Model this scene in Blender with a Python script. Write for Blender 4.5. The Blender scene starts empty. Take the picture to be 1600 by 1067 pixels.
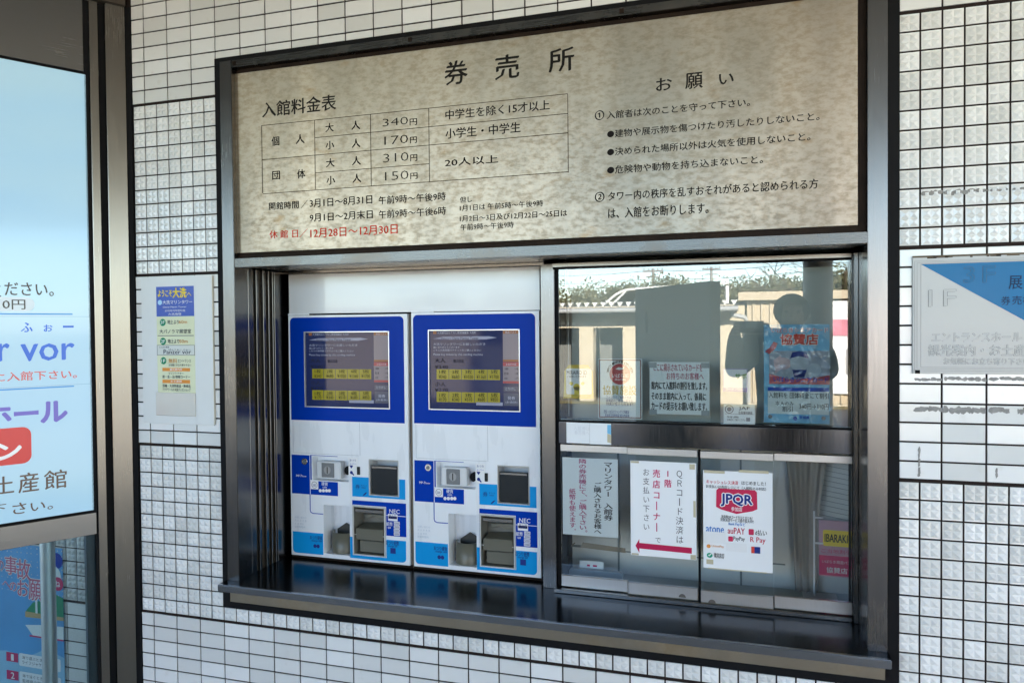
import bpy, bmesh, math, random, json
from mathutils import Vector, Matrix
random.seed(7)
SC = bpy.context.scene
COL = SC.collection
# ---------------------------------------------------------------- camera, world, sun, exposure
Z0 = 0.565                                   # height of the lowest thick tile joint above the ground (m)
def P(x, y, z):                              # millimetres measured on the wall -> metres in the scene
    return Vector((x/1000.0, y/1000.0, z/1000.0 + Z0))
cam_d = bpy.data.cameras.new('camera'); cam = bpy.data.objects.new('camera', cam_d); COL.objects.link(cam)
cam_d.sensor_width = 36.0; cam_d.lens = 36.0*1180.07/1600.0; cam_d.clip_start = 0.02; cam_d.clip_end = 2000
_yaw, _pit, _rol = -0.3066, -0.0191, -0.0089
F = Vector((math.sin(_yaw)*math.cos(_pit), math.cos(_yaw)*math.cos(_pit), math.sin(_pit)))
R0 = Vector((math.cos(_yaw), -math.sin(_yaw), 0)); U0 = R0.cross(F)
RR = R0*math.cos(_rol) + U0*math.sin(_rol); UU = U0*math.cos(_rol) - R0*math.sin(_rol)
M = Matrix((RR, UU, -F)).transposed().to_4x4(); M.translation = P(1736.5, -2164.2, 1005.2)
cam.matrix_world = M
SC.camera = cam
SUN_EL, SUN_AZ = math.radians(24), math.radians(25)
W = bpy.data.worlds.new('World'); SC.world = W; W.use_nodes = True
wn = W.node_tree.nodes; wl = W.node_tree.links
bg = wn['Background']; sky = wn.new('ShaderNodeTexSky'); sky.sky_type = 'NISHITA'; sky.sun_disc = False
sky.sun_elevation = SUN_EL; sky.sun_rotation = SUN_AZ; sky.altitude = 0; sky.air_density = 0.8; sky.dust_density = 0.2; sky.ozone_density = 1.0
wl.new(sky.outputs[0], bg.inputs['Color']); bg.inputs['Strength'].default_value = 0.10
sun_d = bpy.data.lights.new('sun', 'SUN'); sun_d.energy = 4.0; sun_d.angle = math.radians(0.5); sun_d.color = (1.0, 0.90, 0.76)
sun = bpy.data.objects.new('sun', sun_d); COL.objects.link(sun); sun.location = (8, 14, 12)
sd = Vector((math.sin(SUN_AZ)*math.cos(SUN_EL), math.cos(SUN_AZ)*math.cos(SUN_EL), math.sin(SUN_EL)))
sun.rotation_euler = sd.to_track_quat('Z', 'Y').to_euler()
SC.view_settings.view_transform = 'Standard'; SC.view_settings.look = 'None'; SC.view_settings.gamma = 1.0
SC.view_settings.exposure = 3.38
SC.render.engine = 'CYCLES'
cy = SC.cycles; cy.max_bounces = 9; cy.diffuse_bounces = 5; cy.glossy_bounces = 6; cy.transparent_max_bounces = 14; cy.transmission_bounces = 6
cy.use_denoising = True; cy.caustics_reflective = False; cy.caustics_refractive = False; cy.sample_clamp_indirect = 6.0
try:
    cy.denoiser = 'OPENIMAGEDENOISE'; cy.denoising_input_passes = 'RGB_ALBEDO_NORMAL'; cy.denoising_prefilter = 'ACCURATE'
except Exception: pass
DATA = r'''{"sign_black": [["券", 839.5, 1749.8, 914.1, 1821.5], ["売", 1003.5, 1748.8, 1078.4, 1820.6], ["所", 1171.0, 1752.7, 1245.8, 1820.5], ["入館料金表", 179.9, 1712.0, 459.0, 1762.2], ["個", 214.9, 1614.5, 244.1, 1645.4], ["人", 307.9, 1613.6, 340.7, 1643.9], ["団", 215.6, 1502.8, 244.7, 1530.5], ["体", 311.2, 1500.1, 341.3, 1529.6], ["大", 419.3, 1643.0, 449.4, 1670.7], ["人", 514.3, 1642.0, 545.3, 1670.0], ["小", 419.3, 1586.5, 450.2, 1613.6], ["人", 515.1, 1584.6, 545.3, 1612.9], ["大", 420.0, 1529.1, 451.0, 1557.2], ["人", 515.1, 1528.7, 546.1, 1556.5], ["小", 420.8, 1472.4, 451.8, 1500.0], ["人", 515.9, 1472.7, 546.9, 1500.7], ["340", 625.3, 1643.0, 713.6, 1666.7], ["円", 719.4, 1638.2, 744.1, 1658.3], ["170", 630.8, 1584.6, 712.9, 1610.8], ["円", 720.2, 1582.3, 742.7, 1602.0], ["310", 626.1, 1529.1, 713.7, 1556.2], ["円", 720.3, 1526.4, 743.5, 1546.9], ["150", 631.6, 1472.1, 713.0, 1498.9], ["円", 719.6, 1470.5, 743.6, 1489.8], ["中学生を除く15才以上", 840.5, 1644.7, 1171.7, 1674.2], ["小学生・中学生", 839.9, 1586.3, 1081.3, 1617.3], ["20人以上", 836.7, 1500.5, 1009.9, 1525.1], ["開館時間", 200.7, 1403.1, 315.1, 1427.7], ["／", 323.1, 1401.5, 349.0, 1427.9], ["3月1日〜8月31日", 357.0, 1402.5, 585.1, 1429.0], ["午前9時〜午後9時", 608.5, 1398.4, 838.0, 1423.9], ["9月1日〜2月末日", 356.3, 1355.6, 586.1, 1382.6], ["午前9時〜午後6時", 607.9, 1353.6, 839.0, 1379.3], ["但し", 885.1, 1387.4, 925.0, 1405.5], ["1月1日は 午前5時〜午後9時", 884.8, 1362.0, 1149.4, 1380.7], ["1月2日〜3日及び12月22日〜25日は", 884.5, 1329.1, 1222.0, 1348.1], ["午前9時〜午後9時", 886.4, 1302.9, 1057.6, 1321.9], ["い", 1654.6, 1666.8, 1692.8, 1695.5], ["①", 1307.4, 1600.8, 1333.6, 1628.1], ["入館者は次のことを守って下さい。", 1341.8, 1601.2, 1735.2, 1623.3], ["●建物や展示物を傷つけたり汚したりしないこと。", 1342.8, 1546.7, 1911.4, 1568.9], ["●決められた場所以外は火気を使用しないこと。", 1342.5, 1495.0, 1888.8, 1517.3], ["●危険物や動物を持ち込まないこと。", 1342.1, 1443.3, 1768.4, 1465.9], ["②", 1305.8, 1365.3, 1332.7, 1393.5], ["タワー内の秩序を乱すおそれがあると認められる方", 1344.4, 1366.5, 1907.7, 1392.7], ["は、入館をお断りします。", 1344.1, 1315.4, 1624.5, 1345.5], ["お", 1482.5, 1666.7, 1526.4, 1702.0], ["願", 1564.0, 1663.8, 1610.3, 1707.3]], "sign_red": [["休 館 日／", 200.8, 1307.4, 347.5, 1334.0], ["12月28日〜12月30日", 357.9, 1302.7, 672.8, 1332.9]], "table": [[175.1, 1686.3, 1226.7, 1684.7], [178.1, 1460.5, 1226.9, 1456.0], [379.1, 1630.4, 1226.2, 1626.0], [177.5, 1574.2, 1225.8, 1569.3], [380.6, 1515.1, 784.2, 1513.3], [175.1, 1686.3, 178.1, 1460.5], [378.3, 1684.4, 379.8, 1460.4], [582.3, 1685.8, 583.2, 1458.3], [784.0, 1684.4, 785.0, 1457.7], [1226.7, 1684.7, 1226.9, 1456.0]], "rects": {"info_plate": [-322.6, 675.7, -21.7, 1192.9], "info_blue": [-255.4, 1053.4, -97.2, 1156.7], "info_cream": [-255.5, 784.2, -94.5, 1052.7], "info_box": [-262.2, 706.0, -95.1, 787.1], "info_dot0": [-242.1, 1019.5, -216.7, 1044.8], "info_dot1": [-241.8, 953.4, -216.5, 978.9], "info_dot2": [-241.7, 885.2, -216.3, 911.0], "info_bar0": [-233.9, 861.6, -116.7, 873.3], "info_bar1": [-234.8, 819.7, -117.6, 832.0], "info_line0": [-251.9, 985.2, -99.1, 987.1], "info_panz": [-255.9, 916.9, -95.7, 953.2], "lb_pill": [-439.6, 1071.5, -291.5, 1117.0], "lb_line0": [-473.5, 1058.4, -180.6, 1064.0], "lb_line1": [-477.9, 817.8, -181.1, 816.4], "lb_seam0": [-473.5, 1054.3, -125.9, 1057.6], "lb_seam1": [-477.9, 821.2, -126.7, 819.9], "lb_redbox": [-569.6, 582.6, -309.0, 678.0], "lb_panel": [-400.9, 379.8, -121.8, 1883.7], "g_plate": [2131.0, 876.9, 2632.5, 1175.3], "g_in": [2149.6, 893.1, 2377.5, 1156.4], "g_line1": [2135.3, 883.8, 2377.5, 1163.8], "m_door": [110.3, 540.1, 384.9, 676.2], "m_p1": [97.8, 392.0, 174.4, 537.0], "m_p1b": [175.3, 391.9, 292.0, 445.8], "m_p1c": [177.4, 522.6, 292.1, 538.6], "m_p1d": [176.1, 438.4, 186.2, 534.0], "m_coin": [185.5, 445.9, 337.1, 533.7], "m_coinblk": [208.7, 452.9, 306.1, 522.0], "m_coinplate": [224.5, 458.3, 276.9, 513.8], "m_hole": [307.3, 474.0, 334.1, 505.0], "m_badge": [178.3, 412.4, 210.5, 444.3], "m_label": [337.4, 469.9, 374.7, 536.5], "m_btn": [371.3, 475.6, 385.6, 504.6], "m_tick": [422.7, 406.4, 535.4, 531.3], "m_cy1": [351.0, 395.3, 563.2, 466.9], "m_blueb": [351.0, 261.8, 565.2, 381.3], "m_cyb": [339.5, 175.7, 563.5, 247.4], "m_cyl": [98.1, 170.3, 231.8, 249.5], "m_chg": [230.6, 176.5, 338.9, 356.9], "m_cup": [250.9, 177.0, 337.7, 270.0], "m_bill": [356.3, 186.8, 480.7, 359.2], "m_lock": [138.5, 500.5, 168.2, 526.3], "m_sticker": [494.4, 316.3, 531.7, 341.2], "m_lineL": [172.2, 320.2, 177.3, 387.9], "m_lineB": [174.2, 319.2, 231.7, 327.0], "m_grid": [105.7, 261.3, 162.0, 308.5], "m_pill0": [517.1, 303.3, 539.9, 314.9], "m_pill1": [516.9, 290.4, 539.8, 302.1], "m_pill2": [516.7, 277.5, 539.6, 289.2], "m_pill3": [516.6, 264.6, 539.4, 276.3], "m_coin0": [211.8, 402.1, 225.1, 414.5], "m_coin1": [225.0, 402.9, 238.3, 415.2], "m_coin2": [238.1, 403.7, 251.3, 415.9], "m_coin3": [249.8, 404.3, 263.1, 416.6], "m_blue": [99.2, 666.3, 565.0, 1041.2], "m_screen": [162.0, 719.3, 504.5, 991.6], "m_body": [90.2, 160.6, 580.7, 1054.7], "s_list": [443.8, 891.8, 504.6, 989.6], "s_listtop": [444.6, 979.7, 504.6, 990.7], "s_listbot": [443.7, 885.0, 503.7, 892.1], "s_tot": [443.1, 818.7, 504.7, 870.6], "s_tottop": [443.6, 870.2, 504.8, 883.6], "s_totbot": [443.0, 811.9, 504.3, 819.5], "s_cancel": [445.2, 783.3, 502.9, 800.8], "s_issue": [444.7, 735.9, 502.7, 778.6], "s_y1": [188.1, 822.4, 433.0, 857.5], "s_y2": [187.1, 743.6, 432.2, 779.1], "s_banner": [176.7, 960.5, 421.7, 971.2], "s_left": [160.8, 726.5, 171.2, 997.6], "s_bot": [341.2, 735.3, 441.1, 746.7], "s_logo": [177.0, 979.9, 190.1, 990.4], "wa": [1158.1, 774.0, 1257.9, 882.3], "wb": [1271.4, 712.5, 1411.0, 902.2], "wc": [1434.5, 731.2, 1615.0, 892.8], "wa_in": [1167.6, 787.3, 1250.8, 870.4], "wb_circ": [1307.2, 820.2, 1375.7, 887.3], "chain": [1408.6, 708.5, 1415.5, 1193.1], "wd": [1654.4, 803.4, 1726.1, 873.7], "we": [1656.6, 707.2, 1746.7, 765.8], "wf": [1772.8, 714.4, 1954.4, 1005.2], "wf_pic": [1787.8, 829.1, 1955.7, 927.7], "wf_note": [1783.7, 740.7, 1955.7, 818.8], "wf_bar": [1783.8, 808.2, 1955.7, 819.8], "wf_bag": [1770.3, 714.3, 1976.8, 1007.0], "pa": [1152.0, 332.6, 1332.4, 582.7], "tape": [1209.3, 289.4, 1355.6, 316.1], "p_in": [1139.1, 184.8, 1293.8, 303.7], "p_roll": [1135.3, 167.1, 1298.4, 208.1], "pb": [1375.3, 288.7, 1576.1, 585.1], "pb_arrow": [1389.5, 294.8, 1561.7, 344.3], "mr_note": [1173.3, 627.3, 1321.1, 701.2], "mr_mark": [1304.3, 639.1, 1319.6, 693.6], "pc": [1596.9, 272.3, 1795.9, 568.0], "pc_logo": [1634.7, 441.1, 1753.0, 515.2], "pc_i1": [1728.0, 381.2, 1742.8, 399.0], "pc_i2": [1669.7, 357.5, 1683.3, 372.7], "pc_i3": [1606.3, 332.5, 1618.6, 344.0], "pc_i4": [1606.2, 301.8, 1624.6, 319.7], "pc_i5": [1735.3, 327.2, 1760.9, 346.9], "pc_s1": [1597.2, 347.6, 1662.2, 383.1], "pc_s2": [1663.1, 327.5, 1723.0, 353.3], "pc_s3": [1764.7, 329.6, 1773.6, 339.6], "rk_paper": [1928.1, 186.8, 2040.9, 372.3], "rk_red": [1933.4, 194.1, 2039.8, 264.8], "rk_yel": [1947.9, 290.4, 2021.8, 343.8], "rk_bar": [1918.4, 108.2, 1924.1, 382.6], "curtain": [1818.7, 93.3, 1877.3, 549.8], "scar0": [2136.2, 856.6, 2193.9, 867.8], "scar1": [2204.7, 857.5, 2293.9, 870.5], "scar2": [2304.3, 858.8, 2388.1, 871.6], "scar3": [2134.1, 776.0, 2201.2, 797.0], "scar4": [2201.3, 774.5, 2294.1, 797.6], "scar5": [2304.6, 776.4, 2388.4, 798.2], "scar6": [2167.5, 806.8, 2178.2, 835.3], "scar7": [2139.9, 806.2, 2148.6, 847.0], "scar8": [2145.1, 712.8, 2152.3, 774.0], "scar9": [2143.8, 610.9, 2152.4, 688.7], "scar10": [2162.7, 624.1, 2174.1, 673.3], "scar11": [2317.5, 615.9, 2327.7, 634.6], "scar12": [2165.3, 824.6, 2226.0, 833.7], "scab0": [2151.1, 1328.4, 2194.4, 1342.9], "scab1": [2201.7, 1326.9, 2245.1, 1344.6], "scab2": [2255.8, 1330.1, 2294.9, 1343.8], "scab3": [2305.5, 1331.1, 2333.5, 1340.5], "scab4": [2354.4, 1331.2, 2382.0, 1339.8], "lp": [-1464.8, -759.3, -711.1, 195.3], "pole": [-689.7, 37.2, -627.4, 246.7]}, "info_yellow": [["ようこそ", -247.3, 1122.1, -187.4, 1144.3], ["大洗", -183.9, 1117.4, -126.3, 1150.8], ["へ", -122.8, 1122.8, -106.5, 1134.4]], "info_white": [["大洗マリンタワー", -228.0, 1095.4, -102.2, 1109.1], ["Oarai Marin Tower", -227.4, 1082.7, -126.8, 1088.4], ["오아라이마린타워", -219.5, 1068.4, -133.5, 1076.5], ["大洗海塔", -204.9, 1056.8, -149.1, 1064.7]], "info_navy": [["地上より", -208.8, 1025.9, -160.2, 1040.8], ["大パノラマ展望室", -243.5, 993.2, -109.1, 1008.4], ["地上より", -208.6, 958.7, -160.0, 974.0], ["Panzer vor", -227.6, 921.7, -110.6, 936.6], ["ぱんつぁー ふぉー", -205.9, 933.9, -112.1, 939.9], ["エントランス", -167.4, 892.4, -112.1, 903.3], ["お気軽にお立ち寄り下さい", -206.2, 879.4, -111.6, 887.4], ["マリンシアター", -208.5, 850.4, -143.7, 858.4], ["遊・食・泊 情報コーナー", -234.4, 836.6, -116.4, 847.4], ["茨城・大洗特産品・飲食品", -234.3, 804.9, -115.5, 816.0], ["アクアワールド大洗グッズショップ", -234.6, 792.0, -115.7, 802.7], ["えんぱん喫茶", -246.2, 942.6, -203.1, 948.0]], "info_orange": [["60m", -159.7, 1027.5, -125.4, 1039.1], ["50m", -159.5, 960.0, -124.4, 971.9], ["無料", -206.8, 889.5, -170.4, 905.8]], "info_white2": [["観光案内所", -201.6, 863.9, -149.1, 871.7], ["お土産館", -199.2, 822.9, -151.6, 830.2], ["3F", -237.8, 1026.2, -221.0, 1037.5], ["2F", -237.5, 960.1, -220.7, 971.6], ["1F", -237.4, 892.0, -220.6, 903.5]], "lb_dark": [["く", -410.1, 1116.0, -383.4, 1153.4], ["ださい。", -374.0, 1122.3, -235.7, 1165.2], ["0円", -380.7, 1076.9, -317.7, 1108.7]], "lb_blue": [["ふ", -331.1, 1003.1, -299.0, 1034.2], ["ぉ", -266.8, 1003.9, -241.3, 1026.8], ["ー", -210.3, 1016.4, -178.5, 1023.5], ["r", -393.7, 909.9, -365.1, 966.3], ["vor", -332.8, 907.6, -178.2, 963.8]], "lb_red": [["に", -409.4, 844.6, -378.6, 868.8], ["入館下さい。", -372.6, 843.9, -172.0, 874.0]], "lb_purple": [["ホ", -440.5, 706.2, -365.1, 771.0], ["ー", -355.6, 729.6, -287.1, 742.8], ["ル", -279.0, 702.1, -204.4, 767.8]], "lb_white": [["ン", -404.3, 591.3, -338.5, 642.3]], "lb_brown": [["土", -416.3, 481.4, -360.3, 536.8], ["産", -347.4, 475.7, -290.4, 540.3], ["館", -274.4, 475.4, -208.6, 538.2], ["下", -429.2, 421.1, -382.5, 447.4], ["さ", -365.1, 408.5, -327.1, 444.8], ["い。", -314.7, 408.5, -250.8, 437.6]], "g_tri": [[2150.1, 1154.9], [2377.5, 1157.0], [2378.0, 1002.3]], "g_out": [["3", 2246.9, 1105.9, 2269.8, 1146.7], ["F", 2288.9, 1105.7, 2315.2, 1146.7], ["1", 2167.752, 1047.9, 2174.744, 1089.6], ["F", 2202.0, 1048.4, 2228.8, 1090.0], ["エントランスホール", 2175.0, 958.2, 2372.2, 981.4], ["観光案内・お土産", 2166.8, 922.4, 2380.3, 951.1], ["お気軽にお立ち寄り下さい", 2201.7, 900.2, 2389.8, 917.7]], "g_dark": [["展", 2344.4, 1087.9, 2373.8, 1120.6], ["望", 2384.1, 1089.3, 2414.4, 1122.9], ["券", 2328.5, 1048.7, 2348.3, 1070.6], ["売", 2352.2, 1049.2, 2372.2, 1071.0], ["機", 2375.3, 1049.4, 2395.6, 1071.4]], "m_white": [["NEC", 500.3, 343.6, 540.5, 358.6], ["硬貨", 224.7, 427.7, 250.4, 441.8], ["coin", 229.1, 418.7, 246.3, 426.6], ["紙幣", 487.4, 297.8, 512.2, 311.9], ["bill", 494.0, 288.2, 504.6, 295.7], ["MP-7", 117.7, 455.1, 141.2, 463.3], ["Runner", 142.4, 455.8, 161.2, 461.4]], "m_navy": [["おつり", 343.3, 523.1, 368.9, 531.1], ["券", 365.4, 423.5, 382.8, 440.4], ["チケット", 387.8, 433.8, 411.2, 440.2], ["ticket", 389.6, 427.1, 406.7, 432.6], ["おつり硬貨", 172.7, 224.8, 225.0, 239.8], ["change coin", 179.1, 215.4, 223.5, 225.2], ["おつり紙幣", 485.2, 229.0, 536.0, 245.3], ["change bill", 493.1, 220.6, 529.6, 229.7], ["500", 187.1, 422.8, 201.1, 432.2], ["枚入可", 498.9, 332.3, 528.0, 339.3], ["新紙幣", 500.1, 323.4, 526.7, 332.5], ["1000", 519.5, 305.1, 538.1, 313.1], ["2000", 519.4, 292.2, 537.9, 300.3], ["5000", 519.2, 279.3, 537.7, 287.4], ["10000", 519.0, 266.4, 537.6, 274.5]], "m_cyan": [["レバー", 345.0, 511.3, 370.0, 517.5]], "m_faint": [["お問い合わせ", 107.7, 298.9, 158.7, 307.1], ["月 火 水 木 金", 107.5, 287.2, 158.5, 295.4], ["土 日 祝日", 107.3, 275.5, 145.0, 282.8], ["営業時間内", 107.1, 263.7, 151.5, 271.6]], "scr_white": [["大洗マリンタワーにお越しいただき", 177.8, 940.0, 378.0, 949.0], ["誠にありがとうございます", 177.6, 930.0, 279.9, 937.6], ["こちらの券売機でチケットをご購入ください", 177.5, 920.0, 362.1, 927.2], ["Please buy tickets by this vending machine", 177.3, 903.5, 368.3, 912.8], ["大洗観光おもてなし推進協議会 大洗町", 193.3, 979.8, 343.8, 987.7], ["とりけし", 452.6, 788.6, 489.5, 798.3], ["発券", 459.7, 756.2, 487.4, 768.1], ["(お会計)", 452.2, 743.5, 495.1, 752.4], ["商品リスト", 452.7, 980.8, 493.7, 988.5], ["お会計内容", 454.7, 872.5, 492.7, 880.2]], "scr_black": [["Welcome to", 208.0, 962.2, 248.2, 967.9], ["Oarai Marine Tower", 251.9, 960.9, 353.1, 969.8], ["大人", 182.2, 880.0, 224.7, 896.7], ["¥340", 182.0, 859.4, 234.1, 871.6], ["個人料金", 254.9, 880.4, 295.3, 892.3], ["小人", 182.6, 797.7, 223.8, 812.9], ["¥170", 181.1, 778.8, 233.2, 791.4], ["1枚", 200.1, 841.4, 226.2, 855.7], ["2枚", 250.6, 841.9, 276.4, 856.1], ["3枚", 300.5, 842.4, 326.1, 856.6], ["4枚", 349.9, 842.9, 375.1, 857.0], ["5枚", 398.7, 843.4, 423.7, 857.4], ["¥340", 197.9, 824.9, 227.3, 837.6], ["¥680", 248.4, 825.5, 277.4, 838.1], ["¥1020", 294.6, 826.1, 329.7, 838.7], ["¥1360", 344.0, 826.7, 378.7, 839.2], ["¥1700", 393.0, 827.3, 427.3, 839.7], ["1枚", 199.0, 759.7, 225.2, 774.9], ["2枚", 249.6, 760.7, 275.5, 775.8], ["3枚", 299.6, 761.7, 325.2, 776.6], ["4枚", 349.1, 762.6, 374.3, 777.5], ["5枚", 397.9, 763.6, 423.0, 778.4], ["¥170", 197.0, 746.1, 226.3, 758.5], ["¥340", 247.6, 747.2, 276.6, 759.5], ["¥510", 297.6, 748.2, 326.3, 760.4], ["¥680", 347.0, 749.3, 375.4, 761.4], ["¥850", 395.9, 750.3, 424.0, 762.3], ["入館券", 448.4, 857.1, 463.8, 864.6], ["団入館", 448.2, 840.5, 463.7, 848.6], ["合計", 448.1, 824.5, 460.4, 832.1], ["1 枚", 488.2, 857.4, 500.4, 864.9], ["1 枚", 488.0, 840.9, 500.3, 849.0], ["1 円", 487.9, 825.0, 500.1, 832.5]], "wa_blk": [["MIRAIRO ID", 1169.8, 850.8, 1236.0, 863.8], ["ご利用いただけます", 1170.8, 840.5, 1234.2, 848.2]], "wa_org": [["♪", 1187.1, 799.5, 1220.5, 835.1]], "wb_white": [["いばら来", 1317.0, 842.2, 1368.7, 855.5], ["ibaraki", 1326.0, 833.8, 1360.6, 840.6]], "wb_gold": [["協賛施設", 1287.1, 787.8, 1393.2, 817.8]], "wb_dark": [["ファンクラブ会員の方は", 1297.2, 775.7, 1377.2, 785.8], ["会員証のご提示で様々な", 1297.1, 765.0, 1381.4, 774.8], ["特典が受けられます！", 1297.6, 753.3, 1382.4, 764.8], ["茨城・いばらきファンクラブ事務局", 1289.4, 728.5, 1369.6, 740.1], ["茨城県営業戦略部 観光物産課", 1293.1, 718.4, 1370.5, 727.4], ["HELLO IBARAKI Fan Club", 1304.8, 860.2, 1382.0, 879.4]], "wc_red": [["ここに掲示されているカードを", 1447.2, 864.2, 1594.6, 887.6], ["お持ちのお客様へ", 1486.7, 838.5, 1598.0, 860.4]], "wc_blk": [["館内にて入館料の割引を致します。", 1440.1, 807.5, 1608.3, 832.3], ["そのまま館内に入って、係員に", 1440.0, 774.9, 1605.2, 798.9], ["カードの提示をお願い致します。", 1439.8, 743.4, 1608.1, 769.7]], "wd_grn": [["サポ", 1690.9, 843.5, 1723.6, 859.5]], "wd_pnk": [["ラーメン対応店", 1663.0, 807.8, 1720.9, 817.6]], "we_blk": [["JAF", 1700.7, 747.5, 1731.8, 759.7], ["会員優待施設", 1699.7, 736.9, 1739.7, 745.8], ["特典", 1666.3, 724.4, 1700.6, 730.6], ["会員証をご提示ください", 1666.3, 716.5, 1719.7, 722.8]], "wf_red": [["協賛店", 1819.8, 945.7, 1922.9, 977.0]], "wf_wht": [["いばらきシニアカード", 1794.5, 981.9, 1954.4, 995.1]], "wf_blue": [["いばらきシニアカード", 1800.1, 836.0, 1951.0, 850.7], ["茨城県", 1871.6, 727.6, 1898.9, 736.0]], "wf_blk": [["入館料を 団体料金にて割引", 1786.2, 787.5, 1955.7, 804.6], ["本人のみ", 1804.8, 765.6, 1855.8, 778.6], ["割引", 1824.3, 748.5, 1853.4, 764.6], ["340円→310円", 1871.6, 755.8, 1954.2, 773.1]], "pa_blk": [["マリンタワー 入館券", 1285.4, 386.1, 1317.3, 574.9], ["ご購入されるお客様へ", 1255.2, 340.8, 1278.9, 507.3]], "pa_red": [["隣の券売機にて、ご購入下さい。", 1204.5, 334.2, 1233.1, 580.6], ["紙幣も使えます。", 1174.0, 336.5, 1195.3, 483.1]], "pb_gry": [["ＱＲコード決済は", 1514.6, 333.6, 1536.6, 565.7], ["お支払い下さい", 1414.2, 366.6, 1434.1, 565.0], ["で", 1451.1, 332.4, 1468.7, 351.7]], "pb_red": [["1階", 1480.1, 503.7, 1501.5, 565.6], ["売店コーナー", 1444.8, 364.5, 1467.2, 565.0]], "mr_txt": [["入館券は", 1195.1, 674.1, 1248.9, 688.0], ["券売機へ", 1197.8, 660.2, 1246.0, 674.6]], "pc_red": [["キャッシュレス決済", 1606.6, 527.9, 1698.7, 540.2], ["auPAY", 1668.3, 381.0, 1717.2, 399.7], ["R Pay", 1732.9, 355.6, 1775.6, 376.0]], "pc_blk": [["はじめました！", 1708.6, 529.8, 1776.5, 541.2], ["お支払いは売店レジにて（入館料のみ対応）", 1605.5, 514.7, 1777.4, 524.8], ["決済用QRコードをひとまとめ！", 1649.3, 425.3, 1739.0, 436.1], ["対象決済サービス続々拡大中!!", 1647.2, 416.2, 1741.9, 426.9], ["d払い", 1746.2, 381.6, 1779.5, 398.0], ["PayPay", 1684.7, 358.6, 1717.1, 373.6], ["微信支付", 1627.6, 307.8, 1658.0, 319.8], ["WeChat Pay", 1628.6, 302.6, 1657.0, 309.7]], "pc_blu": [["atone", 1605.0, 380.0, 1657.3, 399.6], ["Bank Payなど", 1670.8, 404.7, 1719.2, 415.5]], "pc_wht": [["参加店", 1678.5, 449.2, 1709.9, 462.2]], "pc_navy": [["JPQR", 1649.4, 463.1, 1738.2, 499.8]], "pc_org": [["UnionPay", 1621.6, 334.7, 1657.1, 343.4]], "rk_blk": [["IBARAKI", 1952.1, 296.5, 2022.8, 328.6]], "rk_pnk": [["ご当地割引", 1942.5, 265.4, 2022.8, 287.2]], "rk_wht": [["協賛店", 1958.3, 213.5, 2013.4, 237.1], ["いばらき周遊パス", 1942.5, 232.8, 2017.6, 248.8]], "lp_red": [["の", -1034.9, 86.6, -1003.2, 126.4], ["事", -998.0, 75.9, -934.9, 146.2], ["故", -936.3, 62.4, -868.9, 139.1], ["へ", -1011.2, 26.1, -975.2, 48.7], ["の", -976.2, 12.9, -939.0, 48.2], ["お", -935.7, -0.9, -881.0, 60.0], ["願い", -878.7, -11.6, -754.6, 68.1]]}'''
# ---------------------------------------------------------------- helpers
D = json.loads(DATA)
RC = D['rects']
def obj_link(name, data, parent=None):
    o = bpy.data.objects.new(name, data); COL.objects.link(o)
    if parent is not None:
        o.parent = parent
    return o
def wloc(o):
    v = Vector((0, 0, 0))
    while o is not None:
        v = v + o.location; o = o.parent
    return v
def thing(name, label, cat, loc, group=None):
    o = obj_link(name, None); o.location = loc; o.empty_display_size = 0.05
    o['label'] = label; o['category'] = cat
    if group: o['group'] = group
    return o
def tag(o, label=None, cat=None, group=None, kind=None):
    if label: o['label'] = label
    if cat: o['category'] = cat
    if group: o['group'] = group
    if kind: o['kind'] = kind
    return o
ANG = math.radians(60); UX, UY = math.cos(ANG), math.sin(ANG)
def XA(s, off, z):                           # the glazed bay that stands at 60 degrees to the tiled wall
    return P(-375 + UX*s - UY*off, -5 + UY*s + UX*off, z)
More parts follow.
